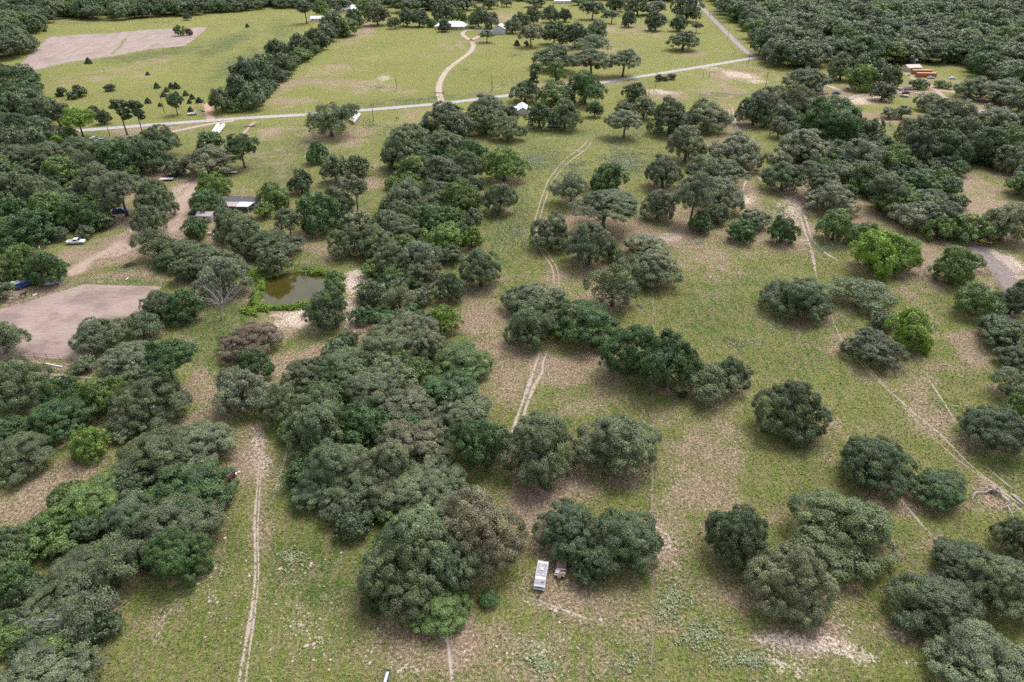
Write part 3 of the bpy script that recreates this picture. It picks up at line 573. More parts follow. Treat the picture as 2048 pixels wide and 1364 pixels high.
ribbon('dirt_track', [[(741, 528), (735, 548), (722, 572), (717, 600), (708, 640), (688, 685)], [(700, 545), (712, 558), (722, 576)], [(722, 574), (712, 605), (700, 640), (682, 690)]], 1.3, 'rut_dirt', 0.018, 1, 0.35)
ribbon('dirt_track', [[(1498, 340), (1530, 362), (1562, 385), (1585, 412), (1602, 440), (1612, 468), (1622, 500), (1630, 540), (1636, 570)], [(1505, 338), (1540, 360), (1574, 384), (1598, 412), (1612, 440), (1625, 478), (1650, 505), (1690, 530), (1716, 552)]], 1.4, 'rut_dirt', 0.016, 1.2, 0.3)
ribbon('dirt_track', [[(1500, 345), (1488, 372), (1480, 400), (1476, 412)], [(1506, 346), (1520, 358), (1530, 368)]], 1.30, 'rut_dirt', 0.020, 1.2, 0.3)
ribbon('dirt_track', [[(1456, 212), (1462, 232), (1472, 250), (1484, 270)], [(1464, 210), (1468, 232), (1474, 252)]], 1.6, 'rut_dirt', 0.016, 1.5, 0.3)
ribbon('dirt_track', [[(1660, 612), (1668, 645), (1690, 690), (1735, 740), (1790, 795), (1845, 855), (1910, 915), (1970, 960), (2060, 1035), (2160, 1110)], [(1668, 625), (1700, 690), (1755, 755), (1812, 815), (1880, 870), (1940, 930), (2000, 975), (2060, 1005), (2160, 1060)]], 0.6, 'rut_faint', 0.014, 1, 0.3)
ribbon('dirt_track', [[(1750, 742), (1785, 785), (1830, 828), (1880, 868), (1930, 920), (1985, 968), (2060, 1022), (2140, 1080), (2220, 1140)]], 0.7, 'rut_dirt', 0.018, 1, 0.3)
ribbon('dirt_track', [[(1845, 735), (1868, 775), (1892, 812), (1910, 842), (1930, 860)]], 0.7, 'rut_dirt', 0.016, 1, 0.3)
ribbon('dirt_track', [[(1955, 905), (1975, 935), (2010, 965), (2060, 1005)]], 0.87, 'rut_faint', 0.022, 1, 0.3)
ribbon('dirt_track', [[(1782, 975), (1812, 1010), (1845, 1050), (1882, 1092)]], 0.87, 'rut_dirt', 0.016, 1, 0.3)
ribbon('dirt_track', [[(890, 1195), (893, 1260), (899, 1310), (907, 1380), (915, 1450), (922, 1520)]], 0.94, 'rut_dirt', 0.016, 1, 0.3)
ribbon('fence_line_path', [[(1307, 560), (1306, 700), (1306, 860), (1305, 1000), (1305, 1150), (1305, 1380)]], 0.8, 'rut_trace', 0.012, 1, 0.3)
ribbon('fence_line_path', [[(1012, 1192), (1060, 1195), (1110, 1212), (1165, 1232), (1215, 1248), (1265, 1252)]], 0.55, 'rut_dirt', 0.014, 1, 0.5)
ribbon('gravel_lane', [[(1905, 440), (1935, 472), (1960, 500), (1990, 535), (2020, 568), (2070, 625), (2110, 670)]], 9.5, 'lane_grey', 0.016, 1.5)
ribbon('gravel_lane', [[(1962, 482), (1985, 500), (2010, 520), (2032, 540), (2060, 556)]], 4.5, 'rut_dirt', 0.012, 1.5, 0.3)
ribbon('yard_lane', [[(1812, 146), (1830, 158), (1856, 168), (1872, 180), (1885, 192), (1905, 202)]], 6.0, 'orange_dirt', 0.016, 2, 0.1)
ribbon('yard_lane', [[(1866, 173), (1885, 181), (1908, 184), (1935, 186)]], 6.0, 'drive_gravel', 0.014, 2, 0.1)
ribbon('yard_lane', [[(1930, 224), (1960, 222), (1990, 217), (2020, 214), (2048, 208)]], 7.0, 'orange_dirt', 0.016, 2, 0.15)
ribbon('yard_lane', [[(1650, 170), (1672, 178), (1690, 186)]], 6.0, 'rut_dirt', 0.014, 2, 0.2)
ribbon('yard_lane', [[(1690, 210), (1700, 196), (1730, 188), (1770, 186), (1850, 184)]], 5.0, 'rut_dirt', 0.012, 2, 0.3)
ribbon('yard_lane', [[(1745, 243), (1790, 243), (1830, 240)]], 5.0, 'red_gravel', 0.012, 2, 0.2)
ribbon('stock_pen_bank', [[(20, 742), (70, 745), (140, 752), (230, 760), (260, 765)]], 1.3, 'rut_faint', 0.012, 1, 0.4)
ribbon('dirt_track', [[(50, 752), (90, 755), (150, 758)]], 1.30, 'rut_dirt', 0.018, 1, 0.4)
# arena and ploughed field
m, n, b, out = new_mat('arena_sand'); k = NB(n); v = k.pos(); e = k.attr('edge').outputs['Fac']
mp = k.n('ShaderNodeMapping'); k.put(mp.inputs['Vector'], v); mp.inputs['Rotation'].default_value = (0, 0, -0.08); mp.inputs['Scale'].default_value = (0.16, 1.6, 1)
f1 = k.noise(mp.outputs[0], 1.0, 4, 0.65); f2 = k.noise(v, 0.09, 3); f3 = k.noise(v, 4, 4, 0.7)
c = k.mix(k.rng(f1, 0.35, 0.65), (0.258, 0.186, 0.160), (0.33, 0.25, 0.218)); c = k.mix(k.rng(k.math('ADD', f2, k.math('MULTIPLY', k.noise(v, 0.5, 4, 0.7), 0.35)), 0.60, 0.82, 0, 0.85), c, (0.175, 0.128, 0.112)); c = k.mix(k.rng(k.noise(v, 1.1, 3, 0.7), 0.60, 0.72, 0, 0.6), c, (0.16, 0.12, 0.105)); c = k.mix(k.rng(f3, 0.45, 0.75, 0, 0.5), c, (0.33, 0.262, 0.232))
k.put(b.inputs['Base Color'], c); b.inputs['Roughness'].default_value = 0.95; k.put(b.inputs['Normal'], k.bump(k.math('ADD', f1, f3), 0.5, 0.08))
tr = k.n('ShaderNodeBsdfTransparent'); mx = k.n('ShaderNodeMixShader'); k.put(mx.inputs[0], k.rng(k.math('ADD', e, k.math('MULTIPLY', k.math('SUBTRACT', f3, 0.5), 0.5)), 0.25, 0.45))
k.L.new(tr.outputs[0], mx.inputs[1]); k.L.new(b.outputs[0], mx.inputs[2]); k.L.new(mx.outputs[0], out.inputs['Surface'])
patch('riding_arena', [(-130, 668), (0, 617), (60, 600), (165, 568), (326, 572), (300, 608), (250, 650), (200, 700), (160, 722), (100, 718), (30, 712), (-120, 735)], 'arena_sand', 0.014, 2.2, 1.0)
m, n, b, out = new_mat('plough_soil'); k = NB(n); v = k.pos(); e = k.attr('edge').outputs['Fac']
mp = k.n('ShaderNodeMapping'); k.put(mp.inputs['Vector'], v); mp.inputs['Rotation'].default_value = (0, 0, 0.55); mp.inputs['Scale'].default_value = (0.5, 0.05, 1)
f1 = k.noise(mp.outputs[0], 1.0, 4, 0.65); f2 = k.noise(v, 0.05, 4, 0.6); f3 = k.noise(v, 1.2, 4, 0.7)
c = k.mix(k.rng(f1, 0.35, 0.65), (0.238, 0.172, 0.150), (0.33, 0.258, 0.228)); c = k.mix(k.rng(f2, 0.5, 0.68, 0, 0.6), c, (0.165, 0.135, 0.10)); c = k.mix(k.rng(f3, 0.5, 0.75, 0, 0.5), c, (0.35, 0.285, 0.258))
k.put(b.inputs['Base Color'], c); b.inputs['Roughness'].default_value = 0.95; k.put(b.inputs['Normal'], k.bump(f1, 0.6, 0.3))
tr = k.n('ShaderNodeBsdfTransparent'); mx = k.n('ShaderNodeMixShader'); k.put(mx.inputs[0], k.rng(k.math('ADD', e, k.math('MULTIPLY', k.math('SUBTRACT', f3, 0.5), 0.7)), 0.25, 0.5))
k.L.new(tr.outputs[0], mx.inputs[1]); k.L.new(b.outputs[0], mx.inputs[2]); k.L.new(mx.outputs[0], out.inputs['Surface'])
patch('ploughed_field', [(28, 139), (62, 106), (98, 73), (240, 64), (330, 57), (418, 54), (398, 72), (372, 92), (300, 98), (230, 112), (140, 124), (75, 140)], 'plough_soil', 0.014, 3.0, 3.0)
ribbon('grass_terrace', [[(225, 108), (240, 92), (252, 76)]], 3.0, 'shoulder_grass', 0.03, 3, 0.2)
# pond water
m, n, b, out = new_mat('pond_water'); k = NB(n); v = k.pos()
k.put(b.inputs['Base Color'], k.mix(k.noise(v, 0.25, 3), (0.030, 0.030, 0.006), (0.075, 0.062, 0.012))); b.inputs['Roughness'].default_value = 0.04; b.inputs['IOR'].default_value = 1.33; b.inputs['Specular IOR Level'].default_value = 0.9
k.put(b.inputs['Normal'], k.bump(k.noise(v, 3, 2), 0.03, 0.05))
def flat_poly(name, poly, mat, z, grow=1.0):
    g = np.array(poly_ground(poly)); c = g.mean(0); g = c + (g - c) * grow
    g = smooth_line(list(g) + [g[0]], 0.8)[:-1]
    mb = MB(); a2 = sum(g[i][0] * g[(i + 1) % len(g)][1] - g[(i + 1) % len(g)][0] * g[i][1] for i in range(len(g)))
    idx = list(range(len(g))) if a2 > 0 else list(range(len(g)))[::-1]
    mb.add([(p[0], p[1], z) for p in g], [tuple(idx)]); return mb.build(name, mat)
tag(flat_poly('pond', POND, 'pond_water', -0.25, 1.08), kind='structure')
tag(flat_poly('pond_inlet', PUDDLE, 'pond_water', -0.25, 1.25), kind='structure')

# ------------------------------------------------------------------ tree models
def crown(seed, style, nclump, nleaf, leaf_len, inner=0.12):
    """unit crown: radius about 1, z from -0.5 to 1; lobes -> clumps -> leaf sprays"""
    rng = np.random.RandomState(seed); lobes = []
    if style == 'oak':
        k = rng.randint(7, 10); ph = rng.rand() * 6.28
        for i in range(k):
            a = ph + 6.283 * i / k + rng.normal(0, 0.22); rr = rng.uniform(0.50, 0.72)
            lobes.append((rr * math.cos(a), rr * math.sin(a), rng.uniform(-0.22, 0.22), rng.uniform(0.27, 0.40)))
        for i in range(rng.randint(5, 8)):
            a = rng.rand() * 6.28; rr = rng.uniform(0.12, 0.42)
            lobes.append((rr * math.cos(a), rr * math.sin(a), rng.uniform(0.22, 0.56), rng.uniform(0.27, 0.42)))
        lobes.append((0, 0, 0.12, 0.5))
    elif style == 'open':
        k = rng.randint(8, 11)
        for i in range(k):
            a = rng.rand() * 6.28; rr = rng.uniform(0.35, 0.8)
            lobes.append((rr * math.cos(a), rr * math.sin(a), rng.uniform(-0.2, 0.5) + 0.25 * (0.8 - rr), rng.uniform(0.18, 0.32)))
        lobes.append((0, 0, 0.55, 0.34)); lobes.append((0.15, -0.1, 0.15, 0.3))
    else:                                             # bushy
        k = rng.randint(9, 12)
        for i in range(k):
            a = 6.283 * i / k + rng.normal(0, 0.2); rr = rng.uniform(0.42, 0.68)
            lobes.append((rr * math.cos(a), rr * math.sin(a), rng.uniform(-0.34, 0.45), rng.uniform(0.26, 0.38)))
        for i in range(4): 
            a = rng.rand() * 6.28; lobes.append((0.25 * math.cos(a), 0.25 * math.sin(a), rng.uniform(0.45, 0.7), rng.uniform(0.28, 0.36)))
        lobes.append((0, 0, 0.1, 0.6))
    Lb = np.array(lobes); Pc, Nc = [], []
    tries = 0
    while len(Pc) < nclump and tries < 60000:
        tries += 1
        l = Lb[rng.choice(len(Lb), p=(Lb[:, 3] ** 2) / (Lb[:, 3] ** 2).sum())]
        d = rng.normal(0, 1, 3); d /= np.linalg.norm(d)
        if d[2] < -0.45 and rng.rand() < 0.85: continue
        p = l[:3] + d * l[3]
        dist = np.linalg.norm(Lb[:, :3] - p, axis=1) / Lb[:, 3]
        if (dist < 0.80).any(): continue
        if p[2] < -0.5: continue
        Pc.append(p); Nc.append(d)
    Pc, Nc = np.array(Pc), np.array(Nc)
    P, N, A = [], [], []
    a0 = math.sqrt(5.0 / nclump / math.pi) * 1.12
    for p, d in zip(Pc, Nc):
        a = a0 * rng.uniform(0.6, 1.55); m_ = max(3, int(nleaf * rng.uniform(0.8, 1.2) * (a / a0) ** 1.3))
        q = rng.normal(0, 1, (m_ * 3, 3)); q /= np.linalg.norm(q, axis=1)[:, None]
        up = d + np.array([0, 0, 0.55]); q = q[(q @ (up / np.linalg.norm(up))) > -0.25][:m_]
        P.append(p + q * a * rng.triangular(0.5, 0.95, 1.38, (len(q), 1))); N.append(q + 0.35 * d + np.array([0, 0, 0.12]))
        A.append(np.clip(rng.normal(0.5, 0.13) + rng.normal(0, 0.20, len(q)), 0, 1))
    ni = int(len(Pc) * nleaf * inner)                  # leaves inside the crown so that it does not read as a shell
    q = rng.normal(0, 1, (ni, 3)); q /= np.linalg.norm(q, axis=1)[:, None]; l = Lb[rng.randint(0, len(Lb), ni)]
    P.append(l[:, :3] + q * (l[:, 3] * rng.uniform(0.3, 0.9, ni))[:, None]); N.append(q + [0, 0, 0.3]); A.append(np.clip(rng.normal(0.4, 0.15, ni), 0, 1))
    P, N, A = np.concatenate(P), np.concatenate(N), np.concatenate(A)
    s = np.percentile(np.abs(P[:, :2]), 99.3); P[:, :2] /= s
    zt = np.percentile(P[:, 2], 99.5); P[:, 2] = np.where(P[:, 2] > 0, P[:, 2] / zt, P[:, 2])
    V, F_ = leaves(P, N, leaf_len, leaf_len * 0.62, rng)
    return V, F_, np.repeat(A, 4), Lb
def pine_crown(seed, n=5200):
    rng = np.random.RandomState(seed); P, N, A = [], [], []
    for i in range(26):
        z = rng.uniform(-0.5, 0.95); rr = (1 - 0.55 * abs(z - 0.15)) * rng.uniform(0.45, 0.95); a = rng.rand() * 6.28
        c = np.array([rr * math.cos(a) * 0.75, rr * math.sin(a) * 0.75, z]); m_ = n // 26
        q = rng.normal(0, 1, (m_, 3)); q /= np.linalg.norm(q, axis=1)[:, None]
        P.append(c + q * rng.uniform(0.5, 1, (m_, 1)) * np.array([0.30, 0.30, 0.14])); N.append(q + [0, 0, 0.4]); A.append(np.clip(rng.normal(0.5, 0.12) + rng.normal(0, 0.18, m_), 0, 1))
    P, N, A = map(np.concatenate, (P, N, A)); V, F_ = leaves(P, N, 0.075, 0.03, rng); return V, F_, np.repeat(A, 4), None
def cone_crown(seed, n=2600):
    rng = np.random.RandomState(seed); z = rng.rand(n) ** 1.3; a = rng.rand(n) * 6.28
    lump = 1 + 0.18 * np.sin(a * 3 + seed) + 0.15 * np.sin(a * 5 + z * 9)
    rr = (1 - z) ** 0.7 * lump * rng.uniform(0.7, 1.05, n); P = np.stack([rr * np.cos(a), rr * np.sin(a), z * 1.5 - 0.5], 1)
    N = np.stack([np.cos(a), np.sin(a), np.full(n, 0.6)], 1); V, F_ = leaves(P, N, 0.10, 0.06, rng)
    return V, F_, np.repeat(np.clip(rng.normal(0.5, 0.2, n), 0, 1), 4), None
def trunk_mesh(name, seed, lobes, base, mat='bark', thick=0.085, dead=False):
    """tapered trunk from z=0 (ground, in crown units: -base) with limbs into the lobes"""
    rng = random.Random(seed); mb = MB(); f = base
    top = Vector((rng.uniform(-.05, .05), rng.uniform(-.05, .05), -f * 0.25 - 0.05))
    mb.tube([(0, 0, -f - 0.02), (0, 0, -f * 0.8), top], [thick * 1.5, thick * 1.05, thick * 0.8], 8)
    L = lobes if lobes is not None else [(0.2, 0, 0.3, .3), (-.2, .1, 0.5, .3), (0, -.2, 0.7, .3)]
    for l in L:
        p = Vector(l[:3]); mid = top.lerp(p, 0.5) + Vector((rng.uniform(-.06, .06), rng.uniform(-.06, .06), 0.05))
        mb.tube([top, mid, p], [thick * 0.55, thick * 0.36, thick * 0.12], 5)
        for _ in range(2):
            e = p + Vector((rng.uniform(-1, 1), rng.uniform(-1, 1), rng.uniform(0, 0.8))) * l[3] * 0.7
            mb.tube([mid.lerp(p, 0.5), e], [thick * 0.2, thick * 0.06], 4)
    return mb.mesh(name, mat, True)
MODELS = {}
BASE = 0.62                                        # unit height of the crown centre above the ground for ordinary trees
def add_models(key, count, style, nclump, nleaf, ll, seed0, fn=None, inner=0.12):
    for i in range(count):
        V, F_, A, Lb = fn(seed0 + i) if fn else crown(seed0 + i, style, nclump, nleaf, ll, inner)
        me = np_mesh('crown_' + key, V, F_, 'leaf', dict(var=A)); lob = None if Lb is None else [tuple(q) for q in Lb]
        MODELS.setdefault(key, []).append((me, lob, {}))
add_models('oak_big', 5, 'oak', 280, 225, 0.0155, 100)
add_models('oak_mid', 8, 'oak', 210, 140, 0.0215, 200)
add_models('oak_far', 9, 'oak', 110, 46, 0.052, 300)
add_models('bush_big', 3, 'bushy', 230, 170, 0.019, 400)
add_models('bush_mid', 4, 'bushy', 170, 75, 0.032, 450)
add_models('bush_far', 4, 'bushy', 100, 42, 0.056, 500)
add_models('open_mid', 4, 'open', 150, 85, 0.027, 550, inner=0.05)
add_models('open_far', 3, 'open', 90, 45, 0.050, 580, inner=0.05)
add_models('shrub', 4, 'bushy', 60, 40, 0.085, 600)
add_models('pine', 3, None, 0, 0, 0, 700, pine_crown)
add_models('cedar', 4, None, 0, 0, 0, 750, cone_crown)
def trunk_for(model, base):
    me, lob, cache = model; q = round(min(base, 4.0) * 4) / 4
    if q not in cache: cache[q] = trunk_mesh('trunk', 7, lob, q, thick=0.055 if q > 1.2 else 0.07)
    return cache[q], q
def norm_lab(c): return c
trng = np.random.RandomState(5)
OAKS = ('o', 'd', 'l', 't', 't2')
def place_tree(T):
    spx = T['r'] * ppm(*to_px(T['x'], T['y']))          # crown radius in photo pixels
    t = T['tone']; T['name'] = 'oak_tree' if t in OAKS else 'pine_tree' if t == 'p' else 'cedar_tree' if t == 'c' else 'shrub' if t in 'sr' else 'broadleaf_tree'
    if t == 'p': key = 'pine'
    elif t == 'c': key = 'cedar'
    elif t in 'sr' or spx < 11: key = 'shrub' if t not in OAKS else 'oak_far'
    elif t in OAKS or t == 'g2':
        key = 'oak_big' if spx > 62 else 'oak_mid' if spx > 33 else 'oak_far'
        if spx <= 62 and t in ('o', 'l') and trng.rand() < (0.2 if T.get('wood') is None else 0.05): key = 'open_mid' if spx > 33 else 'open_far'
        
    else: key = 'bush_big' if spx > 55 else 'bush_mid' if spx > 30 else 'bush_far'
    mods = MODELS[key]; model = mods[trng.randint(len(mods))]
    root = bpy.data.objects.new(T['name'], None); COL.objects.link(root); root.empty_display_size = 1
    root.location = (T['x'], T['y'], 0); root.rotation_euler.z = trng.rand() * 6.283
    c = link('crown', model[0], root); c.location = (0, 0, T['zc']); c.scale = (T['r'] * trng.uniform(0.94, 1.05), T['r'] * trng.uniform(0.94, 1.05), T['hz'])
    col = np.array(TONE[t]) * trng.uniform(0.84, 1.18) * np.array([trng.uniform(0.95, 1.09), 1, trng.uniform(0.9, 1.04)])
    c.color = (*map(float, col), 1)
    tm, q = trunk_for(model, T['zc'] / T['hz'])
    tr_ = link('trunk', tm, root); tr_.location = (0, 0, T['zc'] + 0.0); tr_.scale = (T['r'], T['r'], T['zc'] / q)
    T['obj'] = root
for T in trees: place_tree(T)
n_oak = sum(T['name'] == 'oak_tree' for T in trees); n_brd = sum(T['name'] == 'broadleaf_tree' for T in trees)
rest = []
for T in wood_trees:
    is_oak = T['tone'] in OAKS
    if is_oak and n_oak < 300: n_oak += 1; place_tree(T)
    elif not is_oak and n_brd < 240: n_brd += 1; place_tree(T)
    else: rest.append(T)
# what remains of the far woods, and the undergrowth of the thickets, read as one mass each: instanced crowns in one object
def mass(name, L, keys, label, cat):
    n = len(L); me = bpy.data.meshes.new(name); me.from_pydata([(T['x'], T['y'], T['zc']) for T in L], [], [])
    col = np.array([np.array(TONE[T['tone']]) * trng.uniform(0.8, 1.2) for T in L])
    for nm, ty, key, arr in (('size', 'FLOAT_VECTOR', 'vector', [(T['r'], T['r'], T['hz']) for T in L]), ('tint', 'FLOAT_COLOR', 'color', np.column_stack([col, np.ones(n)])), ('spin', 'FLOAT_VECTOR', 'vector', [(0, 0, trng.rand() * 6.28) for _ in L])):
        a_ = me.attributes.new(nm, ty, 'POINT'); a_.data.foreach_set(key, np.array(arr, np.float32).ravel())
    o = tag(link(name, me), label, cat, kind='stuff')
    ng = bpy.data.node_groups.new(name, 'GeometryNodeTree'); ng.interface.new_socket('Geometry', in_out='INPUT', socket_type='NodeSocketGeometry'); ng.interface.new_socket('Geometry', in_out='OUTPUT', socket_type='NodeSocketGeometry')
    N_ = ng.nodes.new; gi, go_ = N_('NodeGroupInput'), N_('NodeGroupOutput'); jn = N_('GeometryNodeGeometryToInstance'); ip = N_('GeometryNodeInstanceOnPoints'); ip.inputs['Pick Instance'].default_value = True
    for key in keys:
        for me0, _, _ in MODELS[key]:
            m2 = me0.copy(); m2.materials[0] = MATS['leaf_mass']; src = bpy.data.objects.new('spray', m2); oi = N_('GeometryNodeObjectInfo'); oi.inputs['Object'].default_value = src; ng.links.new(oi.outputs['Geometry'], jn.inputs[0])
    def at_(nm, dt): q = N_('GeometryNodeInputNamedAttribute'); q.data_type = dt; q.inputs['Name'].default_value = nm; return q.outputs['Attribute']
    e2r = N_('FunctionNodeEulerToRotation'); ng.links.new(at_('spin', 'FLOAT_VECTOR'), e2r.inputs[0])
    ng.links.new(gi.outputs[0], ip.inputs['Points']); ng.links.new(jn.outputs[0], ip.inputs['Instance']); ng.links.new(e2r.outputs[0], ip.inputs['Rotation']); ng.links.new(at_('size', 'FLOAT_VECTOR'), ip.inputs['Scale']); ng.links.new(ip.outputs[0], go_.inputs[0])
    o.modifiers.new('crowns', 'NODES').node_group = ng; me.materials.append(MATS['leaf_mass'])
if rest: mass('far_woods', rest, ['oak_far'], 'dense far-off canopy of the woods along the top of the scene', 'woods')
mass('undergrowth', under, ['bush_far'], 'low dark undergrowth filling the gaps inside the thickets', 'undergrowth')
print('TREES', len(trees), 'oak', n_oak, 'broad', n_brd, 'rest', len(rest))

# labels: tone + rank of nearness to a landmark one can find
LAND = {'white van': (1080, 1150), 'pond': (590, 580), 'riding arena': (200, 640), 'long dark-roofed mobile home': (480, 412), 'fallen dead tree': (1990, 1000), 'yellow bulldozer': (1968, 485),
        'white metal-roofed cottage': (1043, 222), 'grey barn': (1002, 62), 'white-roofed ranch house': (900, 56), 'pale house behind the hedgerow': (640, 38), 'orange sheds': (1850, 148), 'ploughed field': (220, 100),
        'red gravel drive': (416, 222), 'two white hay rows': (438, 262), 'road junction': (1503, 112), 'feed trough at the bottom edge': (775, 1355), 'fork of the dirt track on the right': (1610, 470),
        'grey dead snag in the weeds': (1232, 330), 'weathered bare tree by the pond': (445, 600), 'fork of the pale track beside the pond': (720, 565), 'bottom left corner of the clearing': (260, 1340), 'bottom right corner': (2048, 1364), 'left edge post fence': (120, 742),
        'bare branched bush on the right pasture': (1460, 740), 'right edge': (2048, 740), 'travel trailer by the cottage': (1110, 250), 'driveway cattle guard': (878, 186), 'blue truck': (240, 424),
        'twin ruts of the middle track': (1065, 760), 'left dirt track': (515, 980), 'straight fence line path': (1306, 900), 'lower left thicket': (230, 1100), 'middle thicket': (770, 900), 'track bend in the middle pasture': (1100, 520), 'red car': (1997, 212), 'white poles of the left road bend': (219, 272)}
LAND.pop('red car'); LAND.pop('white poles of the left road bend'); LAND.pop('lower left thicket'); LAND.pop('middle thicket')
LG = {k_: np.array(at(*v_)[:2]) for k_, v_ in LAND.items()}
TW = dict(o='grey-green', d='dark green', l='pale silvery', g='mid-green', g2='olive green', m='deep green', m2='fresh green', y='bright yellow-green', y2='light green', p='tall', c='small dark', s='low dark', r='reddish brown', t='brownish thin-crowned', t2='dusty olive-brown')
ORD = ['nearest', 'second nearest', 'third nearest', 'fourth nearest', 'fifth nearest', 'sixth nearest', 'seventh nearest', 'eighth nearest', 'ninth nearest', 'tenth nearest', 'eleventh nearest', 'twelfth nearest', 'thirteenth nearest', 'fourteenth nearest', 'fifteenth nearest', 'sixteenth nearest', 'seventeenth nearest', 'eighteenth nearest', 'nineteenth nearest', 'twentieth nearest', 'twenty-first nearest', 'twenty-second nearest', 'twenty-third nearest', 'twenty-fourth nearest', 'twenty-fifth nearest', 'twenty-sixth nearest', 'twenty-seventh nearest', 'twenty-eighth nearest']
NOUN = dict(oak_tree='oak', broadleaf_tree='leafy tree', pine_tree='pine', cedar_tree='cedar bush', shrub='shrub')
ALLT = trees + [T for T in wood_trees if 'obj' in T]
allk = {}
for T in ALLT: allk.setdefault((TW[T['tone']], NOUN[T['name']]), []).append(T)
for (tw, noun), L in allk.items():
    cand = []; ranks = {}
    for k_, g in LG.items():
        o_ = sorted(range(len(L)), key=lambda i: np.hypot(L[i]['x'] - g[0], L[i]['y'] - g[1]))
        for rk, i in enumerate(o_[:len(ORD)]): cand.append((rk * 12 + np.hypot(L[i]['x'] - g[0], L[i]['y'] - g[1]), rk, i, k_))
    for sc_, rk, i, k_ in sorted(cand, key=lambda q: q[0]):
        if 'lab' not in L[i]: L[i]['lab'] = f"{ORD[rk]} {tw} {noun} to the {k_}"
HAND = {(615, 207): 'broad lone grey-green oak beside the road with hay rows behind it', (1332, 62): 'wide isolated oak alone in the pasture beside the gravel road', (1518, 760): 'round dark oak alone on the right pasture above the brushy slope',
        (1150, 820): 'large round grey-green oak just left of the straight fence line path', (860, 612): 'tall bright yellow-green tree at the edge of the middle thicket', (1535, 548): 'big dark oak alone at the top of the right pasture',
        (1931, 808): 'dense round dark oak against the right edge above the dead branches', (1780, 618): 'bright yellow-green tree leaning on two dark oaks in the right pasture', (1823, 936): 'small deep green tree left of the fallen dead tree',
        (298, 675): 'deep green tree on a tall bare trunk below the riding arena', (445, 640): 'brownish half-dead oak between the pond and the leafy tree with tall trunk', (610, 578): 'round dark oak on the dam right below the pond',
        (758, 830): 'dusty olive-brown oak in the heart of the middle thicket', (858, 968): 'dusty olive-brown oak at the lower end of the middle thicket left of the white van', (1568, 968): 'very broad olive oak on the lower right pasture',
        (1508, 1088): 'pale silvery oak above the white bare patch at lower right', (868, 545): 'egg-shaped dark tree standing alone right of the pond track', (131, 214): 'yellow-green tree on a bare trunk beside the left end of the road',
        (225, 200): 'left one of two tall pines beside the road', (262, 202): 'right one of two tall pines beside the road', (1136, 145): 'tall narrow deep green tree behind the white cottage', (335, 186): 'single deep green tree in the field left of the red gravel drive',
        (957, 60): 'small oak inside the driveway loop in front of the grey barn', (875, 40): 'round dark oak right in front of the white-roofed ranch house', (370, 57): 'reddish brown bush in the ploughed field', (349, 50): 'green tree standing alone in the ploughed field'}
for T in trees:
    q = HAND.get((T['box'][0], T['box'][1])) if 'box' in T else None
    lab = q or T.get('lab') or f"{TW[T['tone']]} {NOUN[T['name']]} away from every landmark"; cat = {'oak_tree': 'oak tree', 'broadleaf_tree': 'tree', 'pine_tree': 'pine tree', 'cedar_tree': 'cedar', 'shrub': 'shrub'}[T['name']]
    tag(T['obj'], lab, cat, {'oak_tree': 'oaks on the ranch land', 'broadleaf_tree': 'leafy trees on the ranch land', 'pine_tree': 'pines by the road', 'cedar_tree': 'cedar bushes in the upper field', 'shrub': 'shrubs in the fields'}[T['name']])
for T in wood_trees:
    if 'obj' in T:
        tag(T['obj'], T.get('lab') or f"{TW[T['tone']]} {NOUN[T['name']]} deep in the {T['wood']}", 'oak tree' if T['name'] == 'oak_tree' else 'tree', f"{TW[T['tone']]} trees in the {T['wood']}")

# ------------------------------------------------------------------ undergrowth, weeds, reeds, grass, stones
def stuff_mat(name, cols, rough=0.7):
    m, n, b, out = new_mat(name); k = NB(n); var = k.attr('var').outputs['Fac']
    c = k.mix(k.rng(var, 0.0, 0.5, smooth=False), cols[0], cols[1]); c = k.mix(k.rng(var, 0.5, 1.0, smooth=False), c, cols[2])
    k.put(b.inputs['Base Color'], c); b.inputs['Roughness'].default_value = rough; b.inputs['Specular IOR Level'].default_value = 0.2
stuff_mat('weed_leaf', [(0.17, 0.20, 0.095), (0.26, 0.29, 0.16), (0.36, 0.385, 0.255)])
stuff_mat('reed_leaf', [(0.06, 0.115, 0.02), (0.12, 0.20, 0.025), (0.19, 0.27, 0.04)])
stuff_mat('grass_blade', [(0.09, 0.122, 0.032), (0.175, 0.18, 0.064), (0.33, 0.265, 0.165)])
stuff_mat('litter_stick', [(0.12, 0.09, 0.07), (0.22, 0.17, 0.14), (0.40, 0.34, 0.29)])
srng = np.random.RandomState(77)
def in_ellipse(n, cx, cy, rx, ry, rot=0.0, power=0.6):
    a = srng.rand(n) * 6.283; q = np.abs(srng.normal(0, .62, n)) * (1 + .35 * np.sin(a * 3 + cx) + .25 * np.sin(a * 5 + cy)); R_ = math.radians(rot)
    u, v_ = q * np.cos(a) * rx, q * np.sin(a) * ry; x = cx + u * math.cos(R_) - v_ * math.sin(R_); y = cy + u * math.sin(R_) + v_ * math.cos(R_)
    u_ = -(y - CY) / FPX; wz = -SP + u_ * CP; tt = -H / wz; return np.column_stack([(x - CX) / FPX * tt, (CP + u_ * SP) * tt])
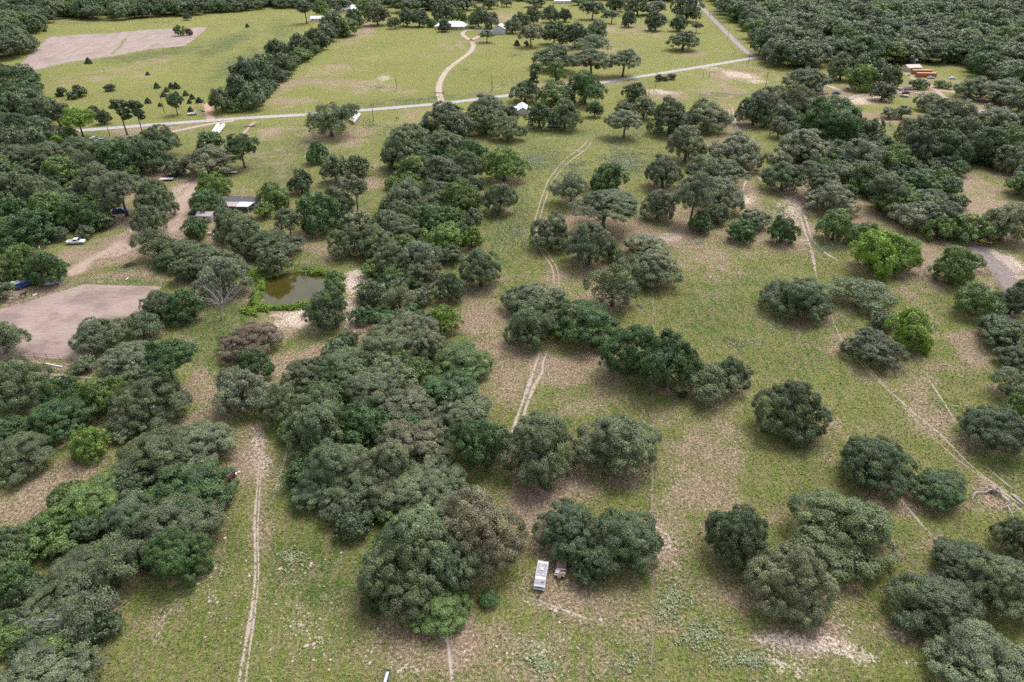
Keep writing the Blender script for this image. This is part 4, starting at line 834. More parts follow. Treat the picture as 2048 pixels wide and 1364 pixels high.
def tufts(name, mat, pts, per, spread, size, height, lab=None, cat=None, varf=None, lobe=True):
    n = len(pts); s = srng.uniform(0.55, 1.5, n); idx = np.repeat(np.arange(n), per); q = srng.normal(0, 1, (n * per, 3)); q /= np.linalg.norm(q, axis=1)[:, None]; q[:, 2] = np.abs(q[:, 2])
    P = np.column_stack([pts[idx], np.zeros(len(idx))]) + q * np.array([spread, spread, height]) * s[idx][:, None]
    A = np.clip((varf[idx] if varf is not None else srng.normal(0.5, 0.16, n)[idx]) + srng.normal(0, 0.14, len(idx)), 0, 1)
    V, F_ = leaves(P, q + [0, 0, 0.5], size, size * 0.55, srng); return tag(link(name, np_mesh(name, V, F_, mat, dict(var=np.repeat(A, 4)))), lab, cat, kind='stuff')
wp = [in_ellipse(n_, *e) for n_, e in [(3800, (1250, 325, 85, 38)), (2000, (1070, 320, 60, 36)), (700, (1150, 335, 60, 40)), (500, (1040, 470, 40, 60)), (260, (740, 250, 26, 16)), (200, (780, 262, 30, 8)),
      (300, (870, 195, 140, 10, -5)), (260, (760, 175, 60, 10)), (240, (930, 140, 40, 20)), (240, (1000, 170, 60, 14)), (240, (1030, 110, 40, 16)), (300, (1260, 205, 40, 26)), (330, (1660, 495, 50, 12)), (260, (1560, 420, 60, 40)),
      (200, (1340, 1200, 50, 80)), (240, (1400, 1270, 80, 40)), (140, (1500, 1320, 70, 30)), (120, (1880, 800, 35, 16, 20)), (120, (1558, 655, 24, 20)), (90, (1480, 690, 24, 10)), (110, (1230, 1330, 90, 40)), (120, (560, 975, 20, 40)), (140, (580, 1120, 30, 40)), (160, (1090, 1330, 50, 24)),
      (300, (420, 28, 120, 4)), (300, (330, 45, 90, 4)), (160, (470, 75, 40, 10, -25)), (300, (1140, 400, 60, 40)), (140, (1780, 250, 40, 30))]]
wp = np.concatenate(wp); wp = wp[vnoise(wp[:, 0], wp[:, 1], 4, 21) + .35 * srng.rand(len(wp)) > .52]
tufts('weeds', 'weed_leaf', wp, 9, 0.40, 0.17, 0.35, 'patches of low silvery grey-green weeds scattered over the pasture', 'weeds')
rp = [in_ellipse(n_, *e) for n_, e in [(260, (513, 598, 5, 20, 5)), (180, (522, 570, 4, 12, 20)), (260, (570, 617, 42, 2.5, -4)), (220, (618, 610, 32, 2.5, -8)), (160, (526, 617, 12, 5)), (420, (500, 548, 26, 7, 8)), (220, (655, 592, 14, 8, -20)), (120, (635, 545, 24, 4)), (60, (500, 625, 14, 5))]]
tufts('reeds', 'reed_leaf', np.concatenate(rp), 26, 0.6, 0.26, 0.8, 'bright green reeds and swamp grass ringing the pond', 'reeds')
# grass tussocks on the near pasture, thinning with distance
gxs = srng.uniform(-130, 130, 150000); gys = 45 + 195 * srng.rand(150000) ** 1.25
gpx, gpy = to_px(gxs, gys); ok = (gpx > -60) & (gpx < 2110) & (gpy < 1420) & ~inside(POND, gpx, gpy) & ~inside([(-130, 668), (0, 617), (165, 568), (326, 572), (160, 722), (-120, 735)], gpx, gpy)
gpts = np.column_stack([gxs, gys])[ok]
ix = np.clip(np.searchsorted(gx, gpts[:, 0]), 0, nX - 1); iy = np.clip(np.searchsorted(gy, gpts[:, 1]), 0, nY - 1); vi = iy * nX + ix
keep = srng.rand(len(gpts)) > np.clip(soil_at['BARE'][vi] * 1.0 + 0.35 * soil_at['DRY'][vi] + 0.4 * soil_at['LIT'][vi], 0, 0.95); gpts = gpts[keep]; vi = vi[keep]
gv = np.clip(0.42 + 0.30 * soil_at['DRY'][vi] - 0.28 * soil_at['LUSH'][vi] + (vnoise(gpts[:, 0], gpts[:, 1], 5, 9) - 0.5) * 0.7, 0, 1)
tufts('grass', 'grass_blade', gpts, 2, 0.14, 0.16, 0.16, 'short patchy grass covering the near pasture', 'grass', gv)
# fallen sticks and leaf litter under the oaks
# limestone rocks
def rock_mesh(seed):
    bm = bmesh.new(); bmesh.ops.create_icosphere(bm, subdivisions=1, radius=1.0); r = random.Random(seed)
    for v_ in bm.verts: v_.co *= r.uniform(0.7, 1.2); v_.co.z = v_.co.z * 0.5 + 0.12
    me = bpy.data.meshes.new('rock'); bm.to_mesh(me); bm.free(); me.materials.append(MATS['limestone']); return me
rocks = [rock_mesh(i) for i in range(6)]
zones = [((630, 1290, 150, 90), 46, 'in the grass left of the feed trough'), ((620, 1140, 120, 90), 22, 'in the green clearing right of the left dirt track'), ((1080, 1310, 150, 60), 46, 'in the dry grass below the white van'), ((1330, 1080, 40, 60), 16, 'beside the straight fence line path'),
         ((450, 1010, 40, 30), 10, 'beside the lower left thicket and track'), ((430, 1200, 60, 80), 18, 'on the grass left of the left dirt track'), ((1120, 960, 100, 50), 12, 'on the bare ground above the white van'), ((1600, 1300, 150, 50), 22, 'around the white bare patch at lower right'), ((1130, 1225, 130, 12, 14), 24, 'in the stony line below the white van')]
for e, cnt, where in zones:
    for p in in_ellipse(cnt, *e, power=0.5):
        o = link('limestone_rock', rocks[srng.randint(6)]); s = float(np.clip(srng.lognormal(-1.75, 0.4), 0.1, 0.42)); o.location = (*map(float, p), 0); o.scale = (s, s * srng.uniform(.7, 1.2), s); o.rotation_euler.z = srng.rand() * 6
        tag(o, f'pale limestone rock lying {where}', 'rock', f'rocks {where}')
pp = np.concatenate([in_ellipse(n_, *e, power=0.5) for n_, e in [(700, (600, 1250, 220, 140)), (700, (1080, 1290, 220, 90)), (420, (1330, 1080, 60, 110)), (300, (510, 920, 60, 80)), (500, (1600, 1300, 180, 60)), (260, (1150, 960, 130, 60)), (200, (600, 635, 60, 30)), (200, (1350, 470, 50, 14)), (260, (420, 1150, 90, 140))]])
Pv = np.column_stack([pp, np.full(len(pp), 0.05)]); V, F_ = leaves(Pv, np.tile([0, 0, 1.0], (len(Pv), 1)), 0.15, 0.11, srng, 0.35)
V = V.reshape(-1, 4, 3); s_ = np.clip(srng.lognormal(-0.55, 0.4, len(pp)), 0.3, 1.5)[:, None, None]; cen = V.mean(1, keepdims=True); V = cen + (V - cen) * s_
top = cen[:, 0] + [0, 0, 0.07] * s_[:, 0]; base = V.copy(); base[:, :, 2] = 0.0
VV = np.concatenate([base, top[:, None]], 1).reshape(-1, 3); o5 = (np.arange(len(pp)) * 5)[:, None]
FF = np.concatenate([o5 + np.array([a, (a + 1) % 4, 4]) for a in range(4)])
tag(link('gravel', np_mesh('gravel', VV, FF, 'limestone')), 'small pale stones strewn over the near pasture', 'gravel', kind='stuff')

# ------------------------------------------------------------------ dead wood
def limb_path(r, p, d, L, n, wig):
    pts = [Vector(p)]; d = Vector(d).normalized()
    for i in range(n):
        d = (d + Vector((r.gauss(0, wig), r.gauss(0, wig), r.gauss(0, wig * 0.7)))).normalized(); pts.append(pts[-1] + d * (L / n))
    return pts, d
def dead_tree(label, base_px, height, spread, seed, n_limb=9, rad=0.22, mat='dead_wood'):
    r = random.Random(seed); x, y = G(*base_px); t = thing('dead_tree', label, 'dead tree', (x, y, 0))
    tp, d = limb_path(r, (0, 0, -0.05), (0.05, 0, 1), height * 0.45, 4, 0.08)
    MB().tube(tp, [rad, rad * .85, rad * .75, rad * .68, rad * .6], 8).build('trunk', mat, t, True)
    for i in range(n_limb):
        a = 6.283 * i / n_limb + r.uniform(-.3, .3); st = tp[r.randint(2, 4)]
        pts, d = limb_path(r, st, (math.cos(a) * spread, math.sin(a) * spread, height * r.uniform(.25, .7)), height * r.uniform(.45, .65), 5, 0.18); mb = MB()
        mb.tube(pts, [rad * q for q in (.5, .4, .3, .22, .15, .07)], 5)
        for j in range(11):
            s = pts[r.randint(1, 5)]; q, _ = limb_path(r, s, d + Vector((r.uniform(-1, 1), r.uniform(-1, 1), r.uniform(-.2, .7))), height * r.uniform(.14, .28), 3, 0.25); mb.tube(q, [rad * z for z in (.16, .11, .07, .03)], 4)
        mb.build('limb', mat, t, True)
    return t
dead_tree('pale leafless tree with fine bare branches left of the pond', (443, 640), 13.0, 6.0, 3, 13, 0.22)
dead_tree('bare grey branches sticking out of bush on right pasture', (1458, 775), 6.5, 1.6, 8, 7, 0.15)
dead_tree('leafless pale snag in the trees left of the white cottage', (1017, 252), 8.0, 1.2, 5, 4, 0.2)
dead_tree('bare thin tree in the lower left thicket beside pale oak', (150, 1265), 9.0, 2.5, 6, 8, 0.16)
dead_tree('white bare branches at left edge above the lower thicket', (8, 1190), 8.0, 3.0, 12, 6, 0.18)
dead_tree('leafless grey tree in the bushes below the lane', (1845, 555), 4.5, 1.5, 14, 6, 0.10)
x, y = G(1232, 332); t = thing('dead_snag', 'grey limbless dead trunk standing among silvery weeds', 'dead tree', (x, y, 0))
MB().tube([(0, 0, -.05), (0.03, 0, 2), (0.0, 0, 4.2), (0.06, 0, 5.2)], [.26, .22, .18, .1], 8).build('trunk', 'dead_wood', t, True)
MB().tube([(0, 0, 4.3), (.35, 0, 4.9)], [.08, .04], 5).build('branch_stub', 'dead_wood', t, True)
# fallen tree
fx, fy = G(1985, 987); t = thing('fallen_tree', 'toppled dead tree with long white curving limbs at right edge', 'dead tree', (fx, fy, 0))
def fl(name, px, r0, r1, zs=0.4, mat='dead_wood'):
    pts = []; n = len(px)
    for i, q in enumerate(px): g = G(*q); pts.append((g[0] - fx, g[1] - fy, zs * (1 + 0.5 * math.sin(i * 1.9))))
    P = smooth_line(pts, 0.35); MB().tube([tuple(p) for p in P], [r0 + (r1 - r0) * i / len(P) for i in range(len(P))], 6).build(name, mat, t, True)
fl('limb', [(1984, 984), (1976, 985), (1970, 987), (1956, 987), (1949, 990), (1942, 1003)], .17, .07, .5); fl('limb', [(1950, 990), (1945, 994), (1938, 995)], .08, .04)
fl('limb', [(1990, 982), (1995, 982), (2001, 991), (2007, 999), (2014, 1009), (2017, 1011), (2015, 1016), (2018, 1028), (2023, 1037), (2030, 1044)], .19, .06, .6)
fl('limb', [(2015, 1015), (2008, 1017), (2002, 1018), (2001, 1025)], .10, .05); fl('limb', [(2016, 1010), (2010, 1010), (2006, 1009)], .07, .03); fl('limb', [(1986, 1012), (1982, 1016), (1974, 1017)], .08, .04)
fl('limb', [(2030, 1018), (2033, 1022), (2025, 1029)], .08, .04); fl('limb', [(1972, 982), (1962, 980), (1955, 981)], .08, .04)
mb = MB(); r = random.Random(4)
for i in range(26): a = r.random() * 6.28; L = r.uniform(.5, 1.5); mb.tube([(0.2, -.2, .35), (math.cos(a) * L * .5, math.sin(a) * L * .5, r.uniform(.2, .9)), (math.cos(a) * L, math.sin(a) * L, r.uniform(.1, .7))], [.12, .07, .03], 5)
mb.build('root_plate', 'bark', t, True)
gx0 = at(2024, 991); gx1 = at(2050, 1014); t = thing('fallen_log', 'thick grey log on the ground right of toppled dead tree', 'log', (float(gx0[0]), float(gx0[1]), 0))
d_ = gx1 - gx0; MB().tube([(0, 0, .2), tuple(d_ * .5 + [0, 0, .22]), tuple(d_ + [0, 0, .2])], [.24, .22, .16], 9).build('trunk', 'dead_wood', t, True)
MB().tube([tuple(d_ * .3 + [0, 0, .25]), tuple(d_ * .35 + [.5, .3, .5])], [.08, .04], 5).build('branch_stub', 'dead_wood', t, True)
# piles of sticks
def brush_pile(label, px, rad, n, h, mat, seed, L=(1.2, 3.2), name='brush_pile', thick=.05):
    x, y = G(*px); t = thing(name, label, 'brush pile', (x, y, 0)); r = random.Random(seed); ms = []
    for i in range(5): l = r.uniform(*L); ms.append(MB().tube([(-l / 2, 0, 0), (0, r.uniform(-.2, .2), r.uniform(0, .2)), (l / 2, r.uniform(-.2, .2), 0)], [thick * 1.3, thick, thick * .5], 5).mesh('branch', mat, True))
    for i in range(n):
        o = link('branch', r.choice(ms), t); q = rad * math.sqrt(r.random()); a = r.random() * 6.28; o.location = (q * math.cos(a), q * math.sin(a) * 1.1, 0.08 + h * (1 - q / rad) * r.random()); o.rotation_euler = (r.uniform(-.3, .3), r.uniform(-.35, .35), r.random() * 6.28)
    return t
brush_pile('heap of cut tan branches beside the dark gravel lane', (1955, 538), 4.2, 120, 1.4, 'brush_wood', 2)
brush_pile('small heap of grey dead twigs left of the fence line path', (1278, 612), 1.2, 40, .7, 'dead_wood', 3, (.6, 1.6), thick=.03)
brush_pile('dark heap of twigs in the middle pasture beside ruts', (1110, 427), 1.6, 34, .6, 'bark', 5, (.8, 2.0))
brush_pile('loose grey sticks near the deep green tree on tan ground', (1398, 486), 1.5, 26, .4, 'dead_wood', 6, (.8, 2.0))
brush_pile('dark woodpile on the grass above the riding arena', (258, 531), 1.6, 34, .6, 'bark', 9, (1.0, 2.2), thick=.09)
brush_pile('fallen bare branches beside the lower left thicket', (222, 1215), 2.0, 14, .4, 'brush_wood', 12, (2, 3.5))
brush_pile('small heap of twigs under the pasture weed bush', (1458, 681), 1.5, 24, .4, 'bark', 15, (.6, 1.6), thick=.03)
brush_pile('bleached sticks on the bare slope below pond reeds', (555, 640), 1.4, 20, .3, 'dead_wood', 16, (.6, 1.4), thick=.03)
brush_pile('dead twigs at the pond head among the reeds', (615, 537), 1.2, 30, 1.1, 'bark', 17, (.8, 2), thick=.03)

# ------------------------------------------------------------------ poles and fences
def pole_model():
    t = thing('utility_pole', 'x', 'utility pole', (0, 0, 0)); MB().tube([(0, 0, -.1), (0, 0, 5), (0, 0, 10.5)], [.17, .15, .11], 8).build('shaft', 'pole_wood', t, True)
    MB().box((0, 0, 9.9), (2.2, .12, .14)).build('crossarm', 'pole_wood', t)
    for q in (-.95, 0, .95): MB().tube([(q, 0, 9.97), (q, 0, 10.2)], [.05, .06], 6).build('insulator', 'steel', t)
    return t
pm = None
for i, (px, by, ty, lab) in enumerate([(747, 243, 210, 'utility pole right of the lone roadside oak'), (329, 226, 187, 'leaning-looking utility pole left of the single field tree'), (220, 272, 241, 'utility pole between yellow-green tree and pines'), (793, 178, 154, 'utility pole in the field left of the driveway'), (984, 181, 151, 'utility pole in the field right of the driveway'),
        (1311, 176, 145, 'utility pole beside roadside bushes on the right'), (1297, 195, 173, 'short pole in the weeds below the roadside bushes'), (1497, 126, 102, 'utility pole at the road junction'), (1531, 174, 143, 'utility pole on the bare slope below junction'), (1418, 36, 17, 'far utility pole on the gravel road'),
        (1455, 78, 58, 'utility pole halfway along the gravel road'), (409, 208, 195, 'short pole beside the red gravel drive'), (1406, 157, 146, 'left gate post pole by the roadside water patch'), (1418, 155, 143, 'right gate post pole by the roadside water patch')]):
    x, y = G(px, by); s_ = ppm(px, by); hgt = 10.5
    for _ in range(30):
        if to_px(x, y, hgt)[1] > ty: hgt += .25
        else: hgt -= .25
    if pm is None: pm = pole_model(); o = pm; o.location = (x, y, 0); o.rotation_euler.z = .3
    else: o = copy_thing(pm, (x, y, 0), srng.uniform(-.5, .9))
    o.scale = (1, 1, hgt / 10.5); tag(o, lab, 'utility pole', 'poles along the roads')
POST = MB().tube([(0, 0, -.1), (0, 0, .7), (0, 0, 1.35)], [.07, .065, .055], 6).mesh('post', 'post_wood')
PIPE = MB().tube([(0, 0, -.1), (0, 0, 1.6)], [.06, .06], 6).mesh('post', 'rusty_pipe')
def fence(label, px, gap, rails, post=POST, railr=.012, railmat='steel', name='fence'):
    L = smooth_line([at(*q)[:2] for q in px], 1.0); seg = np.r_[0, np.cumsum(np.linalg.norm(np.diff(L, axis=0), axis=1))]; n = int(seg[-1] / gap) + 1
    x0, y0 = map(float, L[0]); t = thing(name, label, 'fence', (x0, y0, 0)); P = [(float(np.interp(q, seg, L[:, 0])) - x0, float(np.interp(q, seg, L[:, 1])) - y0) for q in np.linspace(0, seg[-1], n)]
    for p in P: o = link('post', post, t); o.location = (*p, 0); o.rotation_euler = (srng.normal(0, .04), srng.normal(0, .04), srng.rand() * 3)
    for z in rails: MB().tube([(p[0], p[1], z) for p in P], [railr] * n, 4).build('rail' if railr > .03 else 'wire', railmat, t)
fence('rusty pipe fence along the near side of riding arena', [(-60, 708), (30, 714), (80, 717), (146, 724)], 3.4, (.35, .95, 1.5), PIPE, .045, 'rusty_pipe')
fence('row of leaning wooden posts below the riding arena', [(38, 738), (75, 741), (130, 746), (190, 752), (235, 756)], 2.5, (.5, .9, 1.2))
fence('thin post fence along the far side of riding arena', [(172, 566), (230, 567), (327, 570)], 3.0, (.6, 1.1))
fence('wire fence along the left side of the arena lane', [(-10, 622), (60, 601), (120, 583), (160, 570)], 3.5, (.6, 1.1))
fence('roadside wire fence left of the driveway', [(545, 225), (640, 218), (760, 207), (868, 196)], 7.0, (.5, .9, 1.25))
fence('roadside wire fence right of the driveway', [(893, 193), (950, 187), (1040, 175), (1180, 156)], 7.0, (.5, .9, 1.25))
fence('roadside wire fence below the wide isolated oak', [(1225, 152), (1300, 139), (1400, 122), (1470, 108), (1440, 70), (1405, 32), (1378, 2)], 7.0, (.5, .9, 1.25))
fence('wire fence on the near side of road by hay rows', [(300, 268), (380, 262), (490, 254)], 7.0, (.5, .9, 1.25))
fence('wire fence on the near side of road right of hay', [(560, 246), (700, 234), (800, 226), (850, 221)], 7.0, (.5, .9, 1.25))
fence('wire fence below the road near the bare slope', [(1215, 176), (1300, 165), (1400, 152), (1500, 132), (1530, 127)], 6.0, (.5, .9, 1.25))
fence('old wire fence on the straight path line', [(1304, 560), (1303, 800), (1302, 1000), (1302, 1200), (1302, 1390)], 9.0, (.6, 1.1), MB().tube([(0, 0, -.1), (0, 0, 1.2)], [.022, .018], 4).mesh('post', 'rusty_pipe'), .006)
def cattle_guard(label, px, rz, w_=5.0):
    x, y = G(*px); t = thing('cattle_guard', label, 'cattle guard', (x, y, 0), rz)
    for i in range(7): MB().tube([(-w_ / 2, -0.9 + i * .3, .08), (w_ / 2, -0.9 + i * .3, .08)], [.05, .05], 6).build('rail', 'rusty_pipe', t)
    for s_ in (-1, 1): MB().box((s_ * (w_ / 2 + .3), 0, .5), (.15, 2.0, 1.0)).build('wing_post', 'rusty_pipe', t)
cattle_guard('dark cattle guard across the driveway near the road', (878, 186), 0.0); cattle_guard('dark cattle guard where ranch lane meets the road', (500, 253), .2, 4); cattle_guard('cattle guard at the driveway fork near the barn', (943, 82.5), 0, 4)

# ------------------------------------------------------------------ buildings
def gable(name, label, px, W, D, eave, ridge, rz, wall, roof, wins=4, over=.4, cat='house', hip=0.0, base_z=0.0):
    """W along local x (ridge direction), D across"""
    x, y = G(*px) if len(px) == 2 else px[:2]; t = thing(name, label, cat, (x, y, 0), rz)
    mb = MB(); w2, d2 = W / 2, D / 2
    mb.add([(-w2, -d2, 0), (w2, -d2, 0), (w2, d2, 0), (-w2, d2, 0), (-w2, -d2, eave), (w2, -d2, eave), (w2, d2, eave), (-w2, d2, eave)], [(0, 1, 5, 4), (1, 2, 6, 5), (2, 3, 7, 6), (3, 0, 4, 7), (0, 3, 2, 1)])
    if hip == 0: mb.add([(-w2, -d2, eave), (-w2, d2, eave), (-w2, 0, ridge - .1), (w2, -d2, eave), (w2, d2, eave), (w2, 0, ridge - .1)], [(0, 2, 1), (3, 4, 5)])
    mb.build('wall', wall, t); W2, D2 = w2 + over, d2 + over; sl_ = (ridge - eave) / d2; ez = eave - over * sl_; th = .14
    for s_ in (-1, 1):
        h_ = hip * 1.0; v_ = [(-W2, s_ * D2, ez), (W2, s_ * D2, ez), (W2 - h_, 0, ridge), (-W2 + h_, 0, ridge)]; v2 = [(a, b_, c_ + th) for a, b_, c_ in v_]
        fc = [(0, 1, 2, 3), (4, 7, 6, 5), (0, 4, 5, 1), (1, 5, 6, 2), (3, 7, 4, 0)]
        ro = MB().add(v_ + v2, fc if s_ > 0 else [f[::-1] for f in fc]).build('roof_slope', roof, t)
        seam = MB()
        for i in range(max(2, int(W / 2.2))):
            xx = -W2 + h_ + (i + .5) * (2 * W2 - 2 * h_) / max(2, int(W / 2.2)); seam.tube([(xx, s_ * D2, ez + th + .02), (xx, s_ * .05, ridge + th + .0)], [.035, .035], 4)
        seam.build('roof_seam', roof, ro)
        if hip: MB().add([(s_ * W2, -D2, ez + .0), (s_ * W2, D2, ez), (s_ * (W2 - h_), 0, ridge), (s_ * W2, -D2, ez + th), (s_ * W2, D2, ez + th), (s_ * (W2 - h_), 0, ridge + th)], [(0, 1, 2), (3, 5, 4), (0, 3, 4, 1), (1, 4, 5, 2), (2, 5, 3, 0)]).build('roof_hip', roof, t)
    MB().tube([(-W2 + hip, 0, ridge + th), (W2 - hip, 0, ridge + th)], [.09, .09], 6).build('ridge_cap', roof, t)
    for s_ in (-1, 1):
        for i in range(wins):
            xx = -w2 + (i + .5) * W / wins; wf = MB().box((xx, s_ * (d2 + .02), eave * .58), (1.15, .06, 1.15)).build('window', 'white_wall', t); MB().box((xx, s_ * (d2 + .055), eave * .58), (.95, .03, .95)).build('pane', 'window_glass', wf)
    dr = MB().box((w2 * .15, -d2 - .03, 1.03), (.95, .06, 2.05)).build('door', 'pale_wall', t); MB().box((w2 * .15 + .35, -d2 - .075, 1.0), (.08, .05, .08)).build('handle', 'steel', dr)
    return t
th_ = gable('ranch_house', 'long white metal-roofed ranch house at the end of the driveway', (903, 57), 26, 13, 3.0, 6.0, -.12, 'pale_wall', 'white_metal', 6, .9, hip=4.5)
MB().box((4, -7.6, 2.75), (9, 2.6, .14)).build('porch_roof', 'white_metal', th_)
for q in (-.3, 2.6, 5.5, 8.3): MB().box((q, -8.7, 1.35), (.14, .14, 2.7)).build('porch_post', 'white_wall', th_)
tb = gable('barn', 'tall pale grey metal barn with white roof by the driveway', (1000, 67), 10, 11, 4.6, 7.4, math.pi / 2 - .25, 'grey_metal', 'white_metal', 0, .25, 'barn')
MB().box((0, 7.5, 1.8), (8, 3.6, .12), tilt=0).build('lean_to_roof', 'grey_metal', tb)
MB().box((-5.03, 0, 1.7), (.08, 3.2, 3.4)).build('sliding_door', 'grey_metal', tb)
gable('farm_house', 'white-roofed house left of the hedgerow oaks near top', (637, 42), 13, 8, 2.8, 4.6, .15, 'white_wall', 'white_metal', 4, .6)
gable('farm_house', 'white metal-roofed house behind the hedgerow near top', (692, 23), 20, 12, 3.0, 6.2, .25, 'white_wall', 'white_metal', 4, .7)
gable('farm_house', 'far white-roofed house among oaks at the top edge', (1128, 6), 22, 12, 3.0, 6.0, 0, 'white_wall', 'white_metal', 4, .7)
tc = gable('cottage', 'small white metal-roofed cottage hidden in trees below the road', (1045, 225), 12, 5.2, 2.6, 4.0, math.pi / 2 + .03, 'pale_wall', 'white_metal', 3, .4)
for s_ in (-1, 1): MB().box((0.5 + s_ * 1.2, s_ * 4.0, 2.45), (3.6, 2.8, .14), tilt=0).build('wing_roof', 'white_metal', tc)
for s_ in (-1, 1): MB().box((0.5 + s_ * 1.2, s_ * 3.8, 1.2), (3.2, 2.2, 2.4)).build('wing_wall', 'white_wall', tc)
gable('shed', 'tan-roofed open shed beside the orange containers', (1822, 141), 9, 7, 2.6, 3.8, .1, 'pale_wall', 'tan_roof', 2, .5, 'shed')
gable('shed', 'tiny grey hut behind the tan-roofed shed', (1824, 127), 5, 4, 2.4, 3.4, .1, 'dark_shingle', 'grey_metal', 1, .3, 'shed')
gable('shed', 'small mauve-roofed shed below the mobile home', (415, 439), 5.2, 4.2, 2.2, 2.9, -.05, 'pale_wall', 'mauve_roof', 1, .3, 'shed')
mh = gable('mobile_home', 'long dark-roofed mobile home with pale porch roof', (482, 412), 13.6, 4.6, 2.7, 3.4, -.04, 'pale_wall', 'dark_shingle', 5, .3)
for q in (-4.8, 1.3): MB().tube([(q, -.9, 3.1), (q, -.9, 3.75)], [.16, .16], 8).build('roof_vent', 'white_metal', mh)
MB().add([(-6.7, -2.75, 2.65), (1.0, -2.75, 2.65), (1.0, -6.2, 2.2), (-6.0, -6.2, 2.2), (-6.7, -2.75, 2.73), (1.0, -2.75, 2.73), (1.0, -6.2, 2.28), (-6.0, -6.2, 2.28)], [(0, 1, 2, 3), (4, 7, 6, 5), (2, 6, 7, 3), (0, 3, 7, 4), (1, 5, 6, 2)]).build('porch_roof', 'mauve_roof', mh)
MB().add([(1.05, -2.75, 2.66), (6.7, -2.75, 2.66), (5.4, -6.3, 2.2), (1.05, -6.3, 2.2), (1.05, -2.75, 2.74), (6.7, -2.75, 2.74), (5.4, -6.3, 2.28), (1.05, -6.3, 2.28)], [(0, 1, 2, 3), (4, 7, 6, 5), (2, 6, 7, 3), (0, 3, 7, 4), (1, 5, 6, 2)]).build('carport_roof', 'white_metal', mh)
for q in (-5.9, -2.5, 1.0, 5.2): MB().box((q, -6.1, 1.1), (.12, .12, 2.2)).build('porch_post', 'white_wall', mh)
def container(label, px, rz):
    x, y = G(*px); t = thing('shipping_container', label, 'container', (x, y, 0), rz); L, W, Hh = 12.2, 2.44, 2.6
    for s_ in (-1, 1):
        mb = MB(); n = 40; v_ = []
        for i in range(n + 1):
            xx = -L / 2 + L * i / n; yy = s_ * (W / 2 - (.05 if i % 4 in (0, 1) else 0)); v_ += [(xx, yy, .12), (xx, yy, Hh - .08)]
        f = [(2 * i, 2 * i + 2, 2 * i + 3, 2 * i + 1) for i in range(n)]; mb.add(v_, f if s_ < 0 else [q[::-1] for q in f]).build('side_panel', 'rust_orange', t)
    MB().box((0, 0, Hh - .03), (L, W, .1)).build('roof', 'orange_roof', t); MB().box((0, 0, .07), (L, W, .13)).build('floor', 'rusty_pipe', t); MB().box((L / 2 - .03, 0, Hh / 2), (.06, W, Hh - .2)).build('end_wall', 'rust_orange', t)
    for s_ in (-1, 1):
        d_ = MB().box((-L / 2 + .02, s_ * W / 4, Hh / 2), (.06, W / 2 - .06, Hh - .25)).build('door', 'rust_orange', t); MB().tube([(-L / 2 - .05, s_ * W / 6, .2), (-L / 2 - .05, s_ * W / 6, Hh - .2)], [.025, .025], 5).build('lock_bar', 'steel', d_)
    for sx in (-1, 1):
        for sy in (-1, 1): MB().box((sx * (L / 2 - .06), sy * (W / 2 - .03), Hh / 2), (.14, .12, Hh)).build('corner_post', 'rusty_pipe', t)
container('orange shipping container nearer the camera of the two', (1851, 154), -.06); container('pinkish orange shipping container behind its twin', (1842, 148), -.05)
def canopy(label, px, w_, d_, h_, mat):
    x, y = G(*px); t = thing('canopy', label, 'canopy', (x, y, 0)); MB().add([(-w_ / 2, -d_ / 2, h_), (w_ / 2, -d_ / 2, h_), (w_ / 2, d_ / 2, h_), (-w_ / 2, d_ / 2, h_), (0, 0, h_ + .9), (-w_ / 2, -d_ / 2, h_ - .3), (w_ / 2, -d_ / 2, h_ - .3), (w_ / 2, d_ / 2, h_ - .3), (-w_ / 2, d_ / 2, h_ - .3)], [(0, 1, 4), (1, 2, 4), (2, 3, 4), (3, 0, 4), (0, 5, 6, 1), (1, 6, 7, 2), (2, 7, 8, 3), (3, 8, 5, 0)]).build('cover', mat, t)
    for sx in (-1, 1):
        for sy in (-1, 1): MB().tube([(sx * (w_ / 2 - .05), sy * (d_ / 2 - .05), 0), (sx * (w_ / 2 - .05), sy * (d_ / 2 - .05), h_)], [.04, .04], 5).build('leg', 'steel', t)
canopy('blue tarp canopy between ranch house and barn', (945, 53), 9, 6, 2.6, 'blue_tarp'); canopy('light blue canopy showing between the trees at left', (181, 326), 4.6, 4.6, 3.4, 'cyan_tarp'); canopy('red and white striped canopy in the left wood', (38, 374), 2.6, 2.6, 5.0, 'paint_red')

# ------------------------------------------------------------------ vehicles
def wheels(t, L, W, r=.36, mat='rubber', xs=None):
    for xx in (xs or (-L * .31, L * .31)):
        for s_ in (-1, 1):
            y0 = s_ * (W / 2 - .11); wv = MB().tube([(xx, y0 - .11, r), (xx, y0 + .11, r)], [r, r], 14).build('wheel', 'rubber', t); MB().tube([(xx, y0 + s_ * .10, r), (xx, y0 + s_ * .125, r)], [r * .55, r * .5], 10).build('rim', 'steel', wv)
def shell(prof, W, mat, name, t, tuck=.9, zt=None):
    n = len(prof); zmax = max(p[1] for p in prof); v_ = []
    for s_ in (-1, 1):
        for x_, z_ in prof: v_.append((x_, s_ * W / 2 * (1 if z_ < (zt or zmax * .62) else tuck), z_))
    return MB().add(v_, [tuple(range(n)), tuple(range(n, 2 * n))[::-1]] + [(i, i + n, (i + 1) % n + n, (i + 1) % n) for i in range(n)]).build(name, mat, t)
